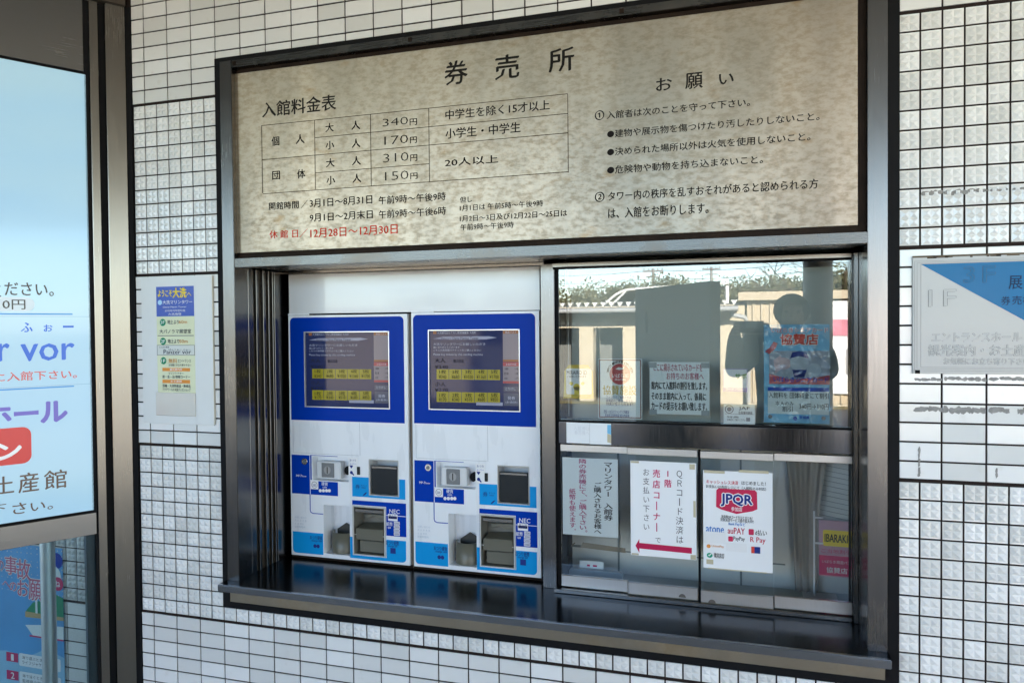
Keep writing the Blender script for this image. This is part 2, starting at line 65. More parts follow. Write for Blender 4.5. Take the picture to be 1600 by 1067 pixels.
class MB:
    def __init__(self, xf=P):
        self.v = []; self.f = []; self.mi = []; self.xf = xf; self.smooth = []; self.pr = []; self.thin = False
    def add(self, verts, faces, m=0, smooth=False):
        b = len(self.v); self.v += [self.xf(*q) for q in verts]; self.pr.append((b, len(self.v), len(self.f), len(self.f)+len(faces)))
        for f in faces:
            self.f.append([b+i for i in f]); self.mi.append(m); self.smooth.append(smooth)
        return self
    def box(self, x0, x1, y0, y1, z0, z1, m=0):
        x0, x1 = sorted((x0, x1)); y0, y1 = sorted((y0, y1)); z0, z1 = sorted((z0, z1))
        v = [(x0,y0,z0),(x1,y0,z0),(x1,y1,z0),(x0,y1,z0),(x0,y0,z1),(x1,y0,z1),(x1,y1,z1),(x0,y1,z1)]
        return self.add(v, [(0,3,2,1),(4,5,6,7),(0,1,5,4),(1,2,6,5),(2,3,7,6),(3,0,4,7)], m)
    def prism(self, poly, y0, y1, m=0):       # poly of (x, z), front at y0
        n = len(poly)
        v = [(x, y0, z) for x, z in poly] + [(x, y1, z) for x, z in poly]
        f = [tuple(range(n)), tuple(range(2*n-1, n-1, -1))] + [(i, n+i, n+(i+1) % n, (i+1) % n) for i in range(n)]
        return self.add(v, f, m)
    def tube(self, pts, r, n=8, m=0, cap=True):   # pts in the local frame; r number or list
        k = len(pts); rs = r if isinstance(r, (list, tuple)) else [r]*k
        P3 = [Vector(p) for p in pts]; rings = []
        up = Vector((0, 0, 1))
        for i in range(k):
            t = (P3[min(i+1, k-1)] - P3[max(i-1, 0)]).normalized()
            a = t.cross(up)
            if a.length < 1e-3: a = t.cross(Vector((1, 0, 0)))
            a.normalize(); c = a.cross(t)
            rings.append([P3[i] + (a*math.cos(2*math.pi*j/n) + c*math.sin(2*math.pi*j/n))*rs[i] for j in range(n)])
        v = [tuple(q) for rg in rings for q in rg]; f = []
        for i in range(k-1):
            for j in range(n):
                f.append((i*n+j, i*n+(j+1) % n, (i+1)*n+(j+1) % n, (i+1)*n+j))
        self.add(v, f, m, True)
        if cap:
            self.add([tuple(q) for q in rings[0]], [tuple(range(n-1, -1, -1))], m); self.add([tuple(q) for q in rings[-1]], [tuple(range(n))], m)
        return self
    def disc(self, cx, cz, r, y0, y1, m=0, n=24, rz=None):
        rz = rz or r
        return self.prism([(cx + r*math.cos(2*math.pi*i/n), cz + rz*math.sin(2*math.pi*i/n)) for i in range(n)], y0, y1, m)
    def rrect(self, x0, z0, x1, z1, r, y0, y1, m=0, corners=(1,1,1,1), n=6):   # corners: bl br tr tl
        if x1 < x0: x0, x1 = x1, x0
        if z1 < z0: z0, z1 = z1, z0
        pts = []
        for (cx, cz, a0, on) in ((x0, z0, 180, corners[0]), (x1, z0, 270, corners[1]), (x1, z1, 0, corners[2]), (x0, z1, 90, corners[3])):
            if not on: pts.append((cx, cz)); continue
            sx = cx + (r if cx == x0 else -r); sz = cz + (r if cz == z0 else -r)
            for k in range(n+1):
                a = math.radians(a0 + 90*k/n); pts.append((sx + r*math.cos(a), sz + r*math.sin(a)))
        return self.prism(pts, y0, y1, m)
    def frame(self, x0, z0, x1, z1, t, y0, y1, m=0):
        return self.box(x0, x1, y0, y1, z1-t, z1, m).box(x0, x1, y0, y1, z0, z0+t, m).box(x0, x0+t, y0, y1, z0+t, z1-t, m).box(x1-t, x1, y0, y1, z0+t, z1-t, m)
    def text(self, s, x0, z0, x1, z1, y, m=0, w=0.0, res=2):    # w > 0 thickens the strokes by laying shifted copies
        vs, fs = glyphs(s, -.012 if (self.thin and s.isdigit()) else 0.0, res)
        h = z1-z0; k = w*h
        sh = [(0, 0)] if w <= 0 or (self.thin and s.isdigit()) else ([(-k, -k*.6), (k, k*.6)] if w < .03 else [(k*math.cos(i*math.pi/4), k*math.sin(i*math.pi/4)) for i in range(8)])
        V = []; Fc = []
        for i, (dx, dz) in enumerate(sh):
            n = len(V); V += [(x0 + u*(x1-x0) + dx, y - .03*i, z0 + v*h + dz) for u, v in vs]; Fc += [tuple(q+n for q in f) for f in fs]
        self.add(V, Fc, m); return self
    def vtext(self, s, x0, z0, x1, z1, y, m=0, w=0.0):
        n = len(s); h = (z1-z0)/n; cw = x1-x0
        for i, ch in enumerate(s):
            a = z1 - (i+1)*h; cz = a + h/2; cx = (x0+x1)/2
            if ch == ' ': continue
            if ch in 'ーー': self.box(cx-cw*.06, cx+cw*.06, y, y+.3, cz-h*.4, cz+h*.4, m); continue
            if ch in '。、':
                vs, fs = glyphs(ch, w, 2); q = cw*.22
                self.add([(x1-q + u*q, y, a+h*.62 + v*q) for u, v in vs], fs, m); continue
            ex = min(cw*1.08, h*1.6); ez = min(h*1.04, cw*1.2); glyphs(ch); vs, fs = _gr[(ch, 0.0, 2)]
            mid = .5 if ord(ch) > 0x250 else (min(q[0] for q in vs)+max(q[0] for q in vs))/2
            for i2, dx in enumerate(((-w, w) if w > 0 else (0,))):
                self.add([(cx + (u - mid + dx)*ex, y - .03*i2, cz + (v - .38 + dx*.6)*ez) for u, v in vs], fs, m)
        return self
    def groups(self, tol=0.0012):             # shapes that touch stay one piece, the rest become parts of their own
        bb = []
        for a, b_, c, d in self.pr:
            q = self.v[a:b_]
            bb.append([min(p[i] for p in q)-tol for i in range(3)] + [max(p[i] for p in q)+tol for i in range(3)])
        n = len(bb); par = list(range(n))
        def root(i):
            while par[i] != i: i = par[i]
            return i
        for i in range(n):
            for j in range(i):
                if all(bb[i][k] <= bb[j][k+3] and bb[j][k] <= bb[i][k+3] for k in range(3)): par[root(i)] = root(j)
        out = {}
        for i in range(n): out.setdefault(root(i), []).append(i)
        return list(out.values())
    def build(self, name, mats, parent=None, bevel=0.0, seg=1, split=True):
        if split and parent is not None and 'lettering' not in name and 1 < len(self.pr) < 90:
            gs = self.groups()
            if len(gs) > 1:
                o = None
                for g in gs:
                    m = MB(); 
                    for i in g:
                        a, b_, c, d = self.pr[i]; s = len(m.v); m.v += self.v[a:b_]
                        for k in range(c, d): m.f.append([q-a+s for q in self.f[k]]); m.mi.append(self.mi[k]); m.smooth.append(self.smooth[k])
                    o2 = m.build(name, mats, parent, bevel, seg, False); o = o or o2
                return o
        me = bpy.data.meshes.new(name)
        off = wloc(parent) if parent is not None else Vector((0, 0, 0))
        if parent is None and self.v:
            xs = [q.x for q in self.v]; ys = [q.y for q in self.v]; zs = [q.z for q in self.v]
            off = Vector(((min(xs)+max(xs))/2, (min(ys)+max(ys))/2, min(zs)))
        me.from_pydata([tuple(q-off) for q in self.v], [], self.f)
        if not isinstance(mats, (list, tuple)): mats = [mats]
        for q in mats: me.materials.append(q)
        me.polygons.foreach_set('material_index', self.mi)
        me.polygons.foreach_set('use_smooth', self.smooth)
        me.update()
        o = obj_link(name, me, parent)
        if parent is None: o.location = off
        if bevel > 0:
            bm = bmesh.new(); bm.from_mesh(me)
            ed = [e for e in bm.edges if len(e.link_faces) == 2 and e.calc_face_angle(0) > 0.6]
            bmesh.ops.bevel(bm, geom=ed, offset=bevel/1000.0, segments=seg, affect='EDGES', clamp_overlap=True)
            bm.to_mesh(me); bm.free(); me.update()
        return o
_gc = {}; _gr = {}
def glyphs(s, w=0.0, res=2):
    k = (s, w, res)
    if k in _gc: return _gc[k]
    c = bpy.data.curves.new('glyphs', 'FONT'); c.body = s; c.size = 1.0; c.resolution_u = res; c.fill_mode = 'FRONT'; c.offset = w
    o = bpy.data.objects.new('glyphs', c)
    me = bpy.data.meshes.new_from_object(o)
    co = [(v.co.x, v.co.y) for v in me.vertices]; fs = [tuple(p.vertices) for p in me.polygons]
    _gr[k] = (list(co), fs)
    if co:
        xa = min(q[0] for q in co); xb = max(q[0] for q in co); ya = min(q[1] for q in co); yb = max(q[1] for q in co)
        co = [((x-xa)/max(xb-xa, 1e-6), (y-ya)/max(yb-ya, 1e-6)) for x, y in co]
    bpy.data.meshes.remove(me); bpy.data.objects.remove(o); bpy.data.curves.remove(c)
    _gc[k] = (co, fs); return _gc[k]
def letters(parent, key, mat_, y, w=0.0, xf=P, dx=0.0, name='lettering', res=2):
    for t, x0, z0, x1, z1 in D[key]:           # one part for each line of writing
        b = MB(xf); b.thin = key == 'sign_black'; b.text(t, x0+dx, z0, x1+dx, z1, y, 0, w, res).build(name, mat_, parent)
def vletters(parent, key, mat_, y, w=0.0, name='lettering'):
    for t, x0, z0, x1, z1 in D[key]: MB().vtext(t, x0, z0, x1, z1, y, 0, w).build(name, mat_, parent)
# ---------------------------------------------------------------- materials
def nd(nt, t, **kw):
    n = nt.nodes.new(t)
    for k, v in kw.items(): setattr(n, k, v)
    return n
def mat(name, col, rough=0.5, metal=0.0, var=0.06, nscale=9.0, bump=0.0, spec=0.5, stretch=(1,1,1), coat=0.0, rvar=0.05, emit=None):
    m = bpy.data.materials.new(name); m.use_nodes = True; nt = m.node_tree; b = nt.nodes['Principled BSDF']; L = nt.links
    tc = nd(nt, 'ShaderNodeTexCoord'); mp = nd(nt, 'ShaderNodeMapping'); mp.inputs['Scale'].default_value = stretch
    L.new(tc.outputs['Object'], mp.inputs[0])
    nz = nd(nt, 'ShaderNodeTexNoise'); nz.inputs['Scale'].default_value = nscale; nz.inputs['Detail'].default_value = 5; L.new(mp.outputs[0], nz.inputs['Vector'])
    mx = nd(nt, 'ShaderNodeMix', data_type='RGBA'); mx.inputs[0].default_value = 0.5
    mx.inputs[6].default_value = (*[max(0, c*(1-var)) for c in col], 1); mx.inputs[7].default_value = (*[min(1, c*(1+var)) for c in col], 1)
    L.new(nz.outputs['Fac'], mx.inputs[0]); L.new(mx.outputs[2], b.inputs['Base Color'])
    mr = nd(nt, 'ShaderNodeMapRange'); mr.inputs[3].default_value = max(0.0, rough-rvar); mr.inputs[4].default_value = min(1, rough+rvar)
    L.new(nz.outputs['Fac'], mr.inputs[0]); L.new(mr.outputs[0], b.inputs['Roughness'])
    b.inputs['Metallic'].default_value = metal; b.inputs['Specular IOR Level'].default_value = spec; b.inputs['Coat Weight'].default_value = coat
    if bump:
        bp = nd(nt, 'ShaderNodeBump'); bp.inputs['Strength'].default_value = bump; bp.inputs['Distance'].default_value = 0.002
        L.new(nz.outputs['Fac'], bp.inputs['Height']); L.new(bp.outputs[0], b.inputs['Normal'])
    if emit:
        L.new(mx.outputs[2], b.inputs['Emission Color']); b.inputs['Emission Strength'].default_value = emit
    return m
def steel(name, col=(0.27,0.262,0.25), rough=0.24, brush=(2,2,90), dirt=0.16, dcol=(0.20,0.15,0.10)):
    m = mat(name, col, rough, 1.0, 0.07, 6.0, 0.0, stretch=brush, rvar=0.07); nt = m.node_tree; L = nt.links; b = nt.nodes['Principled BSDF']
    tc = nd(nt, 'ShaderNodeTexCoord')
    n2 = nd(nt, 'ShaderNodeTexNoise'); n2.inputs['Scale'].default_value = 3.2; n2.inputs['Detail'].default_value = 8; n2.inputs['Roughness'].default_value = .65
    L.new(tc.outputs['Object'], n2.inputs['Vector'])
    rp = nd(nt, 'ShaderNodeValToRGB'); rp.color_ramp.elements[0].position = .52; rp.color_ramp.elements[1].position = .78
    rp.color_ramp.elements[0].color = (0,0,0,1); rp.color_ramp.elements[1].color = (dirt,dirt,dirt,1); L.new(n2.outputs['Fac'], rp.inputs[0])
    src = b.inputs['Base Color'].links[0].from_socket
    mx = nd(nt, 'ShaderNodeMix', data_type='RGBA'); L.new(rp.outputs[0], mx.inputs[0]); L.new(src, mx.inputs[6]); mx.inputs[7].default_value = (*dcol, 1); L.new(mx.outputs[2], b.inputs['Base Color'])
    rs = b.inputs['Roughness'].links[0].from_socket; ad = nd(nt, 'ShaderNodeMath', operation='MULTIPLY_ADD'); L.new(rp.outputs[0], ad.inputs[0]); ad.inputs[1].default_value = .35; L.new(rs, ad.inputs[2]); L.new(ad.outputs[0], b.inputs['Roughness'])
    n3 = nd(nt, 'ShaderNodeTexNoise'); n3.inputs['Scale'].default_value = 1.7; n3.inputs['Detail'].default_value = 2; L.new(tc.outputs['Object'], n3.inputs['Vector'])
    bp = nd(nt, 'ShaderNodeBump'); bp.inputs['Strength'].default_value = .25; bp.inputs['Distance'].default_value = .006; L.new(n3.outputs['Fac'], bp.inputs['Height']); L.new(bp.outputs[0], b.inputs['Normal'])
    return m
def glass(name, tint=(0.9,0.95,0.93), refl=0.05, gain=1.0, rough=0.0):
    m = bpy.data.materials.new(name); m.use_nodes = True; nt = m.node_tree; L = nt.links
    for n in list(nt.nodes):
        if n.type == 'BSDF_PRINCIPLED': nt.nodes.remove(n)
    out = [n for n in nt.nodes if n.type == 'OUTPUT_MATERIAL'][0]
    fr = nd(nt, 'ShaderNodeFresnel'); fr.inputs[0].default_value = 1.5
    ma = nd(nt, 'ShaderNodeMath', operation='MULTIPLY_ADD'); ma.use_clamp = True; L.new(fr.outputs[0], ma.inputs[0]); ma.inputs[1].default_value = gain; ma.inputs[2].default_value = refl
    tr = nd(nt, 'ShaderNodeBsdfTransparent'); tr.inputs[0].default_value = (*tint, 1)
    gl = nd(nt, 'ShaderNodeBsdfGlossy'); gl.inputs['Roughness'].default_value = rough; gl.inputs['Color'].default_value = (1,1,1,1)
    mx = nd(nt, 'ShaderNodeMixShader'); L.new(ma.outputs[0], mx.inputs[0]); L.new(tr.outputs[0], mx.inputs[1]); L.new(gl.outputs[0], mx.inputs[2]); L.new(mx.outputs[0], out.inputs[0])
    return m
STEEL = steel('brushed_steel'); STEELV = steel('brushed_steel_vertical', (.165,.16,.155), brush=(90,90,2), rough=.24)
RAIL = steel('dark_rail_steel', (.10,.097,.092), .27, dirt=.5)
LIP = steel('sill_lip_steel', (.36,.365,.375), .2, (2,2,20), .06)
SATIN = steel('satin_sash_metal', (.50,.49,.475), .34, (50,2,2), .2)
STEELD = steel('stained_steel', (0.26,0.23,0.18), .42, (3,3,3), .9, (.24,.17,.09))
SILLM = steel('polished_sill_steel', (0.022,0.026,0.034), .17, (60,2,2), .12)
BLACK = mat('black_sealant', (0.009,0.009,0.010), .6, var=.3, spec=.08); RUST = mat('rusty_dark_frame', (0.020,0.012,0.008), .65, var=.8, nscale=14, spec=.12)
def paper(n, c, r=.6): return mat(n, c, r, var=.03, nscale=5, spec=.12)
WHITE = mat('white_enamel', (.72,.73,.74), .22, var=.015, coat=.3); OFFW = mat('aged_white_acrylic', (.70,.71,.70), .3, var=.05, nscale=14)
INKK = paper('black_ink', (.015,.014,.014)); INKR = paper('red_ink', (.62,.07,.05)); INKB = paper('blue_ink', (.01,.07,.45)); INKN = paper('navy_ink', (.02,.04,.22))
INKW = paper('white_ink', (.82,.82,.82)); INKY = paper('yellow_ink', (.85,.65,.05)); INKO = paper('orange_ink', (.75,.30,.07)); INKG = paper('grey_ink', (.16,.16,.17)); INKP = paper('rose_ink', (.55,.12,.22)); INKPU = paper('purple_ink', (.19,.14,.50))
INKBR = paper('brown_ink', (.10,.065,.045)); GREEN = paper('green_print', (.02,.25,.13)); CREAM = paper('cream_print', (.72,.74,.52)); PINK = paper('crimson_print', (.55,.03,.13)); GOLD = paper('gold_print', (.50,.38,.08))
SHEET = paper('white_paper', (.80,.82,.84)); SHEETB = paper('pale_blue_paper', (.74,.82,.84)); TAPE = paper('yellowed_tape', (.52,.47,.33), .35); SKYB = paper('light_blue_print', (.20,.50,.74)); SKYL = paper('pale_sky_print', (.42,.66,.85))
MBLUE = mat('machine_blue', (.0005,.038,.36), .3, var=.05, nscale=2, spec=.05); MBLUE2 = mat('machine_mid_blue', (.001,.042,.38), .35, var=.03, spec=.05); MCYAN = mat('machine_cyan', (.006,.30,.70), .3, var=.03, spec=.12); MWHITE = mat('machine_white', (.80,.82,.85), .28, var=.05, nscale=7, stretch=(3,3,.5), coat=.1)
OLIVE = mat('olive_plastic', (.12,.115,.085), .35, var=.05); DARKP = mat('dark_smoked_plastic', (.02,.021,.02), .12, var=.1); GREYP = mat('grey_plastic', (.16,.17,.18), .35)
GLASSU = glass('window_glass', (.92,.94,.93), .03, 1.2); GLASSL = glass('lower_window_glass', (.965,.97,.965), .012, 0.8); GLASSB = glass('bay_glass', (.80,.88,.90), .01, 1.0); FILM = glass('clear_plastic_film', (.93,.96,.97), .05, 1.2, .12)
def print_mat(name, top, bot, zt, zb, rough=.35, emit=None):
    return mat(name, tuple((a+b)/2 for a, b in zip(top, bot)), rough, var=.10, nscale=1.6, coat=.25, emit=emit)
# ================================================================ the tiled wall of the ticket hall
def tile_mat():
    m = bpy.data.materials.new('white_glazed_tile'); m.use_nodes = True; nt = m.node_tree; L = nt.links; b = nt.nodes['Principled BSDF']
    g = nd(nt, 'ShaderNodeNewGeometry'); tc = nd(nt, 'ShaderNodeTexCoord')
    rp = nd(nt, 'ShaderNodeValToRGB'); e = rp.color_ramp.elements; e[0].color = (.66,.66,.64,1); e[1].color = (.82,.82,.81,1); L.new(g.outputs['Random Per Island'], rp.inputs[0])
    nz = nd(nt, 'ShaderNodeTexNoise'); nz.inputs['Scale'].default_value = 22; nz.inputs['Detail'].default_value = 6; L.new(tc.outputs['Object'], nz.inputs['Vector'])
    r2 = nd(nt, 'ShaderNodeValToRGB'); q = r2.color_ramp.elements; q[0].position = .62; q[1].position = .80; q[0].color = (0,0,0,1); q[1].color = (.28,.28,.28,1); L.new(nz.outputs['Fac'], r2.inputs[0])
    mx = nd(nt, 'ShaderNodeMix', data_type='RGBA'); L.new(r2.outputs[0], mx.inputs[0]); L.new(rp.outputs[0], mx.inputs[6]); mx.inputs[7].default_value = (.45,.40,.33,1); L.new(mx.outputs[2], b.inputs['Base Color'])
    mr = nd(nt, 'ShaderNodeMapRange'); mr.inputs[3].default_value = .06; mr.inputs[4].default_value = .16; L.new(g.outputs['Random Per Island'], mr.inputs[0]); L.new(mr.outputs[0], b.inputs['Roughness'])
    b.inputs['Specular IOR Level'].default_value = .6
    return m
TILE = tile_mat(); GROUT = mat('dark_grout', (.026,.019,.017), .85, var=.3, nscale=30, spec=.1)
CONC = mat('painted_concrete', (.42,.40,.36), .8, var=.10, nscale=2.5); SOFF = mat('canopy_soffit_paint', (.50,.46,.40), .7, var=.05)
hall = thing('ticket_hall', 'white tiled ticket hall wall with dark grout and bands of small studded tiles', 'building', P(1000, 0, -565))
w = MB(); XL, XR, ZB, ZT = -4200, 6500, -565, 2435
w.box(XL, 3, 4, 240, ZB, ZT).box(2097, XR, 4, 240, ZB, ZT).box(3, 2097, 4, 240, ZB, 53).box(3, 2097, 4, 240, 1922, ZT)
w.build('wall', GROUT, hall)
def tile(mb, x0, x1, z0, z1, dimple):
    a = random.uniform(-.35, .35); b_ = random.uniform(-.35, .35)
    cx, cz = (x0+x1)/2, (z0+z1)/2; hx, hz = (x1-x0)/2, (z1-z0)/2; e = 1.1
    def q(x, z, y): return (x, y + a*(x-cx)/max(hx, 1) + b_*(z-cz)/max(hz, 1), z)
    v = [q(x0, z0, 4), q(x1, z0, 4), q(x1, z1, 4), q(x0, z1, 4), q(x0, z0, .9), q(x1, z0, .9), q(x1, z1, .9), q(x0, z1, .9),
         q(x0+e, z0+e, 0), q(x1-e, z0+e, 0), q(x1-e, z1-e, 0), q(x0+e, z1-e, 0)]
    f = [(i, (i+1) % 4, 4+(i+1) % 4, 4+i) for i in range(4)] + [(4+i, 4+(i+1) % 4, 8+(i+1) % 4, 8+i) for i in range(4)]
    if not dimple:
        f.append((8, 9, 10, 11)); mb.add(v, f); return
    xs = [x0+2.6, cx, x1-2.6]; zs = [z0+2.6, cz, z1-2.6]; k = len(v)
    for zz in zs:
        for xx in xs: v.append(q(xx, zz, 0.2))
    f += [(8, 9, k+2, k+1, k), (9, 10, k+8, k+5, k+2), (10, 11, k+6, k+7, k+8), (11, 8, k, k+3, k+6)]
    for r in range(2):
        for c in range(2):
            c0 = k + r*3 + c; quad = (c0, c0+1, c0+4, c0+3); n = len(v)
            v.append(q((xs[c]+xs[c+1])/2, (zs[r]+zs[r+1])/2, -5.6))
            f += [(quad[i], quad[(i+1) % 4], n) for i in range(4)]
    mb.add(v, f)
tm = MB(); g = 2.3
for j in range(-11, 48):
    band = (j // 12) % 2            # 0: studded squares, 1: oblong tiles
    z0 = j*50 + (5.2 if j % 12 == 0 else g); z1 = (j+1)*50 - (5.2 if j % 12 == 11 else g)
    step = 1 if band == 0 else 2; i = -84
    while i < 130:
        i0 = i; i += step
        x0, x1 = i0*50 + g, (i0+step)*50 - g
        if x1 < -1700 or x0 > 3300: continue
        if -352 > x0 > -420 and x1 > -352: x0 = -352
        if x0 < -352 < x1: x0 = -352
        if x1 > -405 and x0 < -356: x1 = min(x1, -405)
        if x1 - x0 < 6: continue
        zz0, zz1 = z0, z1
        if x1 > 1 and x0 < 2099:
            if z0 >= 50 and z1 <= 1925: continue
            if z0 < 1925 < z1: zz0 = 1926
        tile(tm, x0, x1, zz0, zz1, band == 0)
tm.build('tiles', TILE, hall)
cs = MB(); cs.box(-378, -352.6, -6, 3.9, ZB, 2146)
cs.build('sealant_joint', BLACK, hall)
sh = MB(); sh.box(XL, XR, 7800, 8000, ZB, 3000).box(XL, XL+200, 240, 7800, ZB, 3000).box(XR-200, XR, 240, 7800, ZB, 3000).box(XL, XR, 240.5, 7800, 2435, 3100)
sh.build('rear_walls', CONC, hall)
so = MB(); so.box(-6000, 8500, -5800, 240, 2436, 2700); so.build('canopy', SOFF, hall)
# wear on the tiles right of the window: strips of old adhesive where a sign was taken off
SCAR = mat('old_adhesive', (.26,.252,.24), .8, var=.6, nscale=55)
sc = MB()
for k, r in RC.items():
    if (k.startswith('scar') or k.startswith('scab')) and k not in ('scar6', 'scar7', 'scar8', 'scar10', 'scar12'):
        x0, z0, x1, z1 = r
        x1 = min(x1, x0+96)
        horiz = (x1-x0) > (z1-z0); y = -.55 if k.startswith('scar') else -3.0; d = .3 if k.startswith('scar') else 3.4
        ln = (x1-x0) if horiz else (z1-z0); th = (z1-z0) if horiz else (x1-x0); u = 0.0
        while u < ln:                          # torn flakes of dried adhesive, each with its own outline
            w_ = random.uniform(8, 24); off = random.uniform(0, .22)*th; hh = th*random.uniform(.55, .85)
            if random.random() < .88:
                pts = []
                for a in range(9):
                    t = 2*math.pi*a/9; r = random.uniform(.62, 1.1); pts.append((u + w_/2 + r*w_*.56*math.cos(t), off + hh/2 + r*hh*.55*math.sin(t)))
                sc.prism([(x0+p, z0+q) for p, q in pts] if horiz else [(x0+q, z0+p) for p, q in pts][::-1], y - random.uniform(0, .15), y + d)
            u += w_*random.uniform(.45, .95)
sc.build('adhesive_scar', SCAR, hall, split=False)

# ================================================================ the ticket window (frame, sill, sashes)
tw = thing('ticket_window', 'wide stainless steel ticket window frame with a deep dark polished sill', 'window', P(1050, 0, 50))
b = MB(); b.box(0, 29, -3, 12, 51, 1924).box(2071, 2102, -3, 12, 51, 1924).box(29, 2071, -3, 12, 1906, 1924).box(29, 2071, -3, 12, 51, 82); b.build('sealant_joint', BLACK, tw)
for x0, x1 in ((27, 74), (2026, 2073)):
    b = MB(); b.box(x0, x1, -12, 60, 150, 1908); b.build('frame_post', STEELV, tw, 1.5, 2)
b = MB(); b.box(74.5, 2025.5, -11, 60, 1884, 1907.5); b.build('top_rail', RAIL, tw, 1.5, 2)
b = MB()
for cx in (86, 732, 1389): b.box(cx-6, cx+7, -14, -11.2, 1890, 1903)
b.build('rusty_clip', RUST, tw, .8)
b = MB(); b.box(74.5, 2025.5, -11, 55, 1215, 1244); b.build('lower_rail', RAIL, tw, 1.5, 2)
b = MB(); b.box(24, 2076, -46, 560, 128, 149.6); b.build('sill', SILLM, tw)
b = MB(); b.box(24, 2076, -60, -46.2, 126, 150); b.build('sill_lip', LIP, tw, 2, 2)
b = MB(); b.box(44, 2066, -22, 4, 81, 125.5); b.build('sill_apron', STEELD, tw, 1)
# left reveal with its sliding tracks
b = MB(); b.box(60, 74, 60.5, 88, 150.5, 1214.5).box(52, 64, 88, 300, 150.5, 1214.5).box(60, 74, 212, 300, 150.6, 1214.4); b.build('reveal_panel', STEELV, tw, 1)
b = MB(); b.box(59.6, 73.4, -11, 60.2, 150.5, 1214.5); b.build('reveal_panel', STEELV, tw)
RUSTD = mat('grimy_track', (.05,.038,.026), .6, var=.5, nscale=20)
b = MB(); b.box(64.2, 67, 88.2, 211.8, 150.6, 1214.4); b.build('track_bed', RUSTD, tw)
for y0, y1, x1 in ((100, 112, 78), (138, 152, 79), (172, 178, 77), (196, 201, 77)):
    b = MB(); b.box(67.2, x1, y0, y1, 150.8, 1214); b.build('sliding_track', STEELV, tw, 1)
b = MB(); b.box(74, 2026, 290, 560, 1215, 1262).box(40, 60, 300.5, 560, 150.5, 1215).box(60, 1083, 545, 560, 150.5, 1215); b.build('recess_lining', BLACK, tw)
b = MB(); b.box(74.5, 2011, 55.5, 290, 1219, 1232); b.build('head_lining', STEEL, tw)
b = MB(); b.box(75, 1083, 255, 285, 1208, 1218.5); b.build('head_trim', STEEL, tw, 1)
b = MB(); b.box(1083, 1128, 215, 300, 150.5, 1207.5); b.build('mullion', STEELV, tw, 1.5, 2)
b = MB(); b.box(1128.3, 1146, 226, 300, 150.5, 1207); b.build('mullion_gasket', BLACK, tw)
b = MB(); b.box(94, 1064, 272, 288, 1061, 1207); b.build('upper_panel', WHITE, tw, 1)
# right reveal
b = MB(); b.box(2026.5, 2040, 60.5, 300, 150.5, 1214.5); b.build('reveal_panel', STEELV, tw)
b = MB(); b.box(2014, 2026, 168, 176, 150.6, 1207).box(2012, 2026, 196, 214, 150.6, 1207); b.build('jamb_track', STEELV, tw, 1)
b = MB(); b.box(2016, 2026, 176.5, 195.5, 150.6, 1207).box(2014, 2026, 214.5, 290, 150.6, 1207); b.build('jamb_gasket', BLACK, tw)
# window head, mid rail, panes
b = MB(); b.box(1128.5, 2011.5, 190, 240, 1195, 1208); b.build('window_head', STEEL, tw, 1)
b = MB(); b.box(1128.5, 2011.5, 198, 236, 1189, 1194.8).box(1146.2, 2011.5, 196, 236, 701, 706); b.build('glazing_gasket', BLACK, tw)
b = MB(); b.box(1146.5, 2011.5, 190, 236, 631, 700); b.build('middle_rail', steel('middle_rail_steel', (.15,.15,.155), .13, (60,2,2), .3), tw, 1.5, 2)
b = MB(); b.box(1146.3, 2011.6, 203, 207, 706.2, 1188.8); b.build('window_pane', GLASSU, tw)
b = MB(); b.box(1129, 2011, 178, 240, 150.6, 163); b.build('bottom_track', STEEL, tw, 1)
for k, (x0, x1, y) in enumerate(((1148, 1364, 206), (1366, 1580, 194), (1589, 1798, 182), (1800, 2013, 194))):
    s = MB(); s.box(x0, x1, y-4, y+8, 166, 202)
    if k == 0: root = None
    o = s.build('sash', SATIN, tw, 1.2)
    t = MB(); t.box(x0, x1, y-4, y+8, 604, 626); t.build('sash_rail', SATIN, o, 1)
    p = MB(); p.box(x0+.5, x1-.5, y, y+4, 202.2, 603.8); p.build('glass_pane', GLASSL, o)
    if k in (1, 2):
        cx = 1533 if k == 1 else 1622; zc = 176 if k == 1 else 172
        h = MB(); h.prism([(cx+11*math.cos(math.radians(a)), zc-5+11*math.sin(math.radians(a))) for a in range(0, 181, 20)], y-6, y-4.2); h.build('finger_pull', mat('dull_grip', (.10,.09,.08), .5), o, .6)
b = MB(); b.box(1581, 1588, 196, 212, 163.5, 626); b.build('meeting_stile', BLACK, tw)

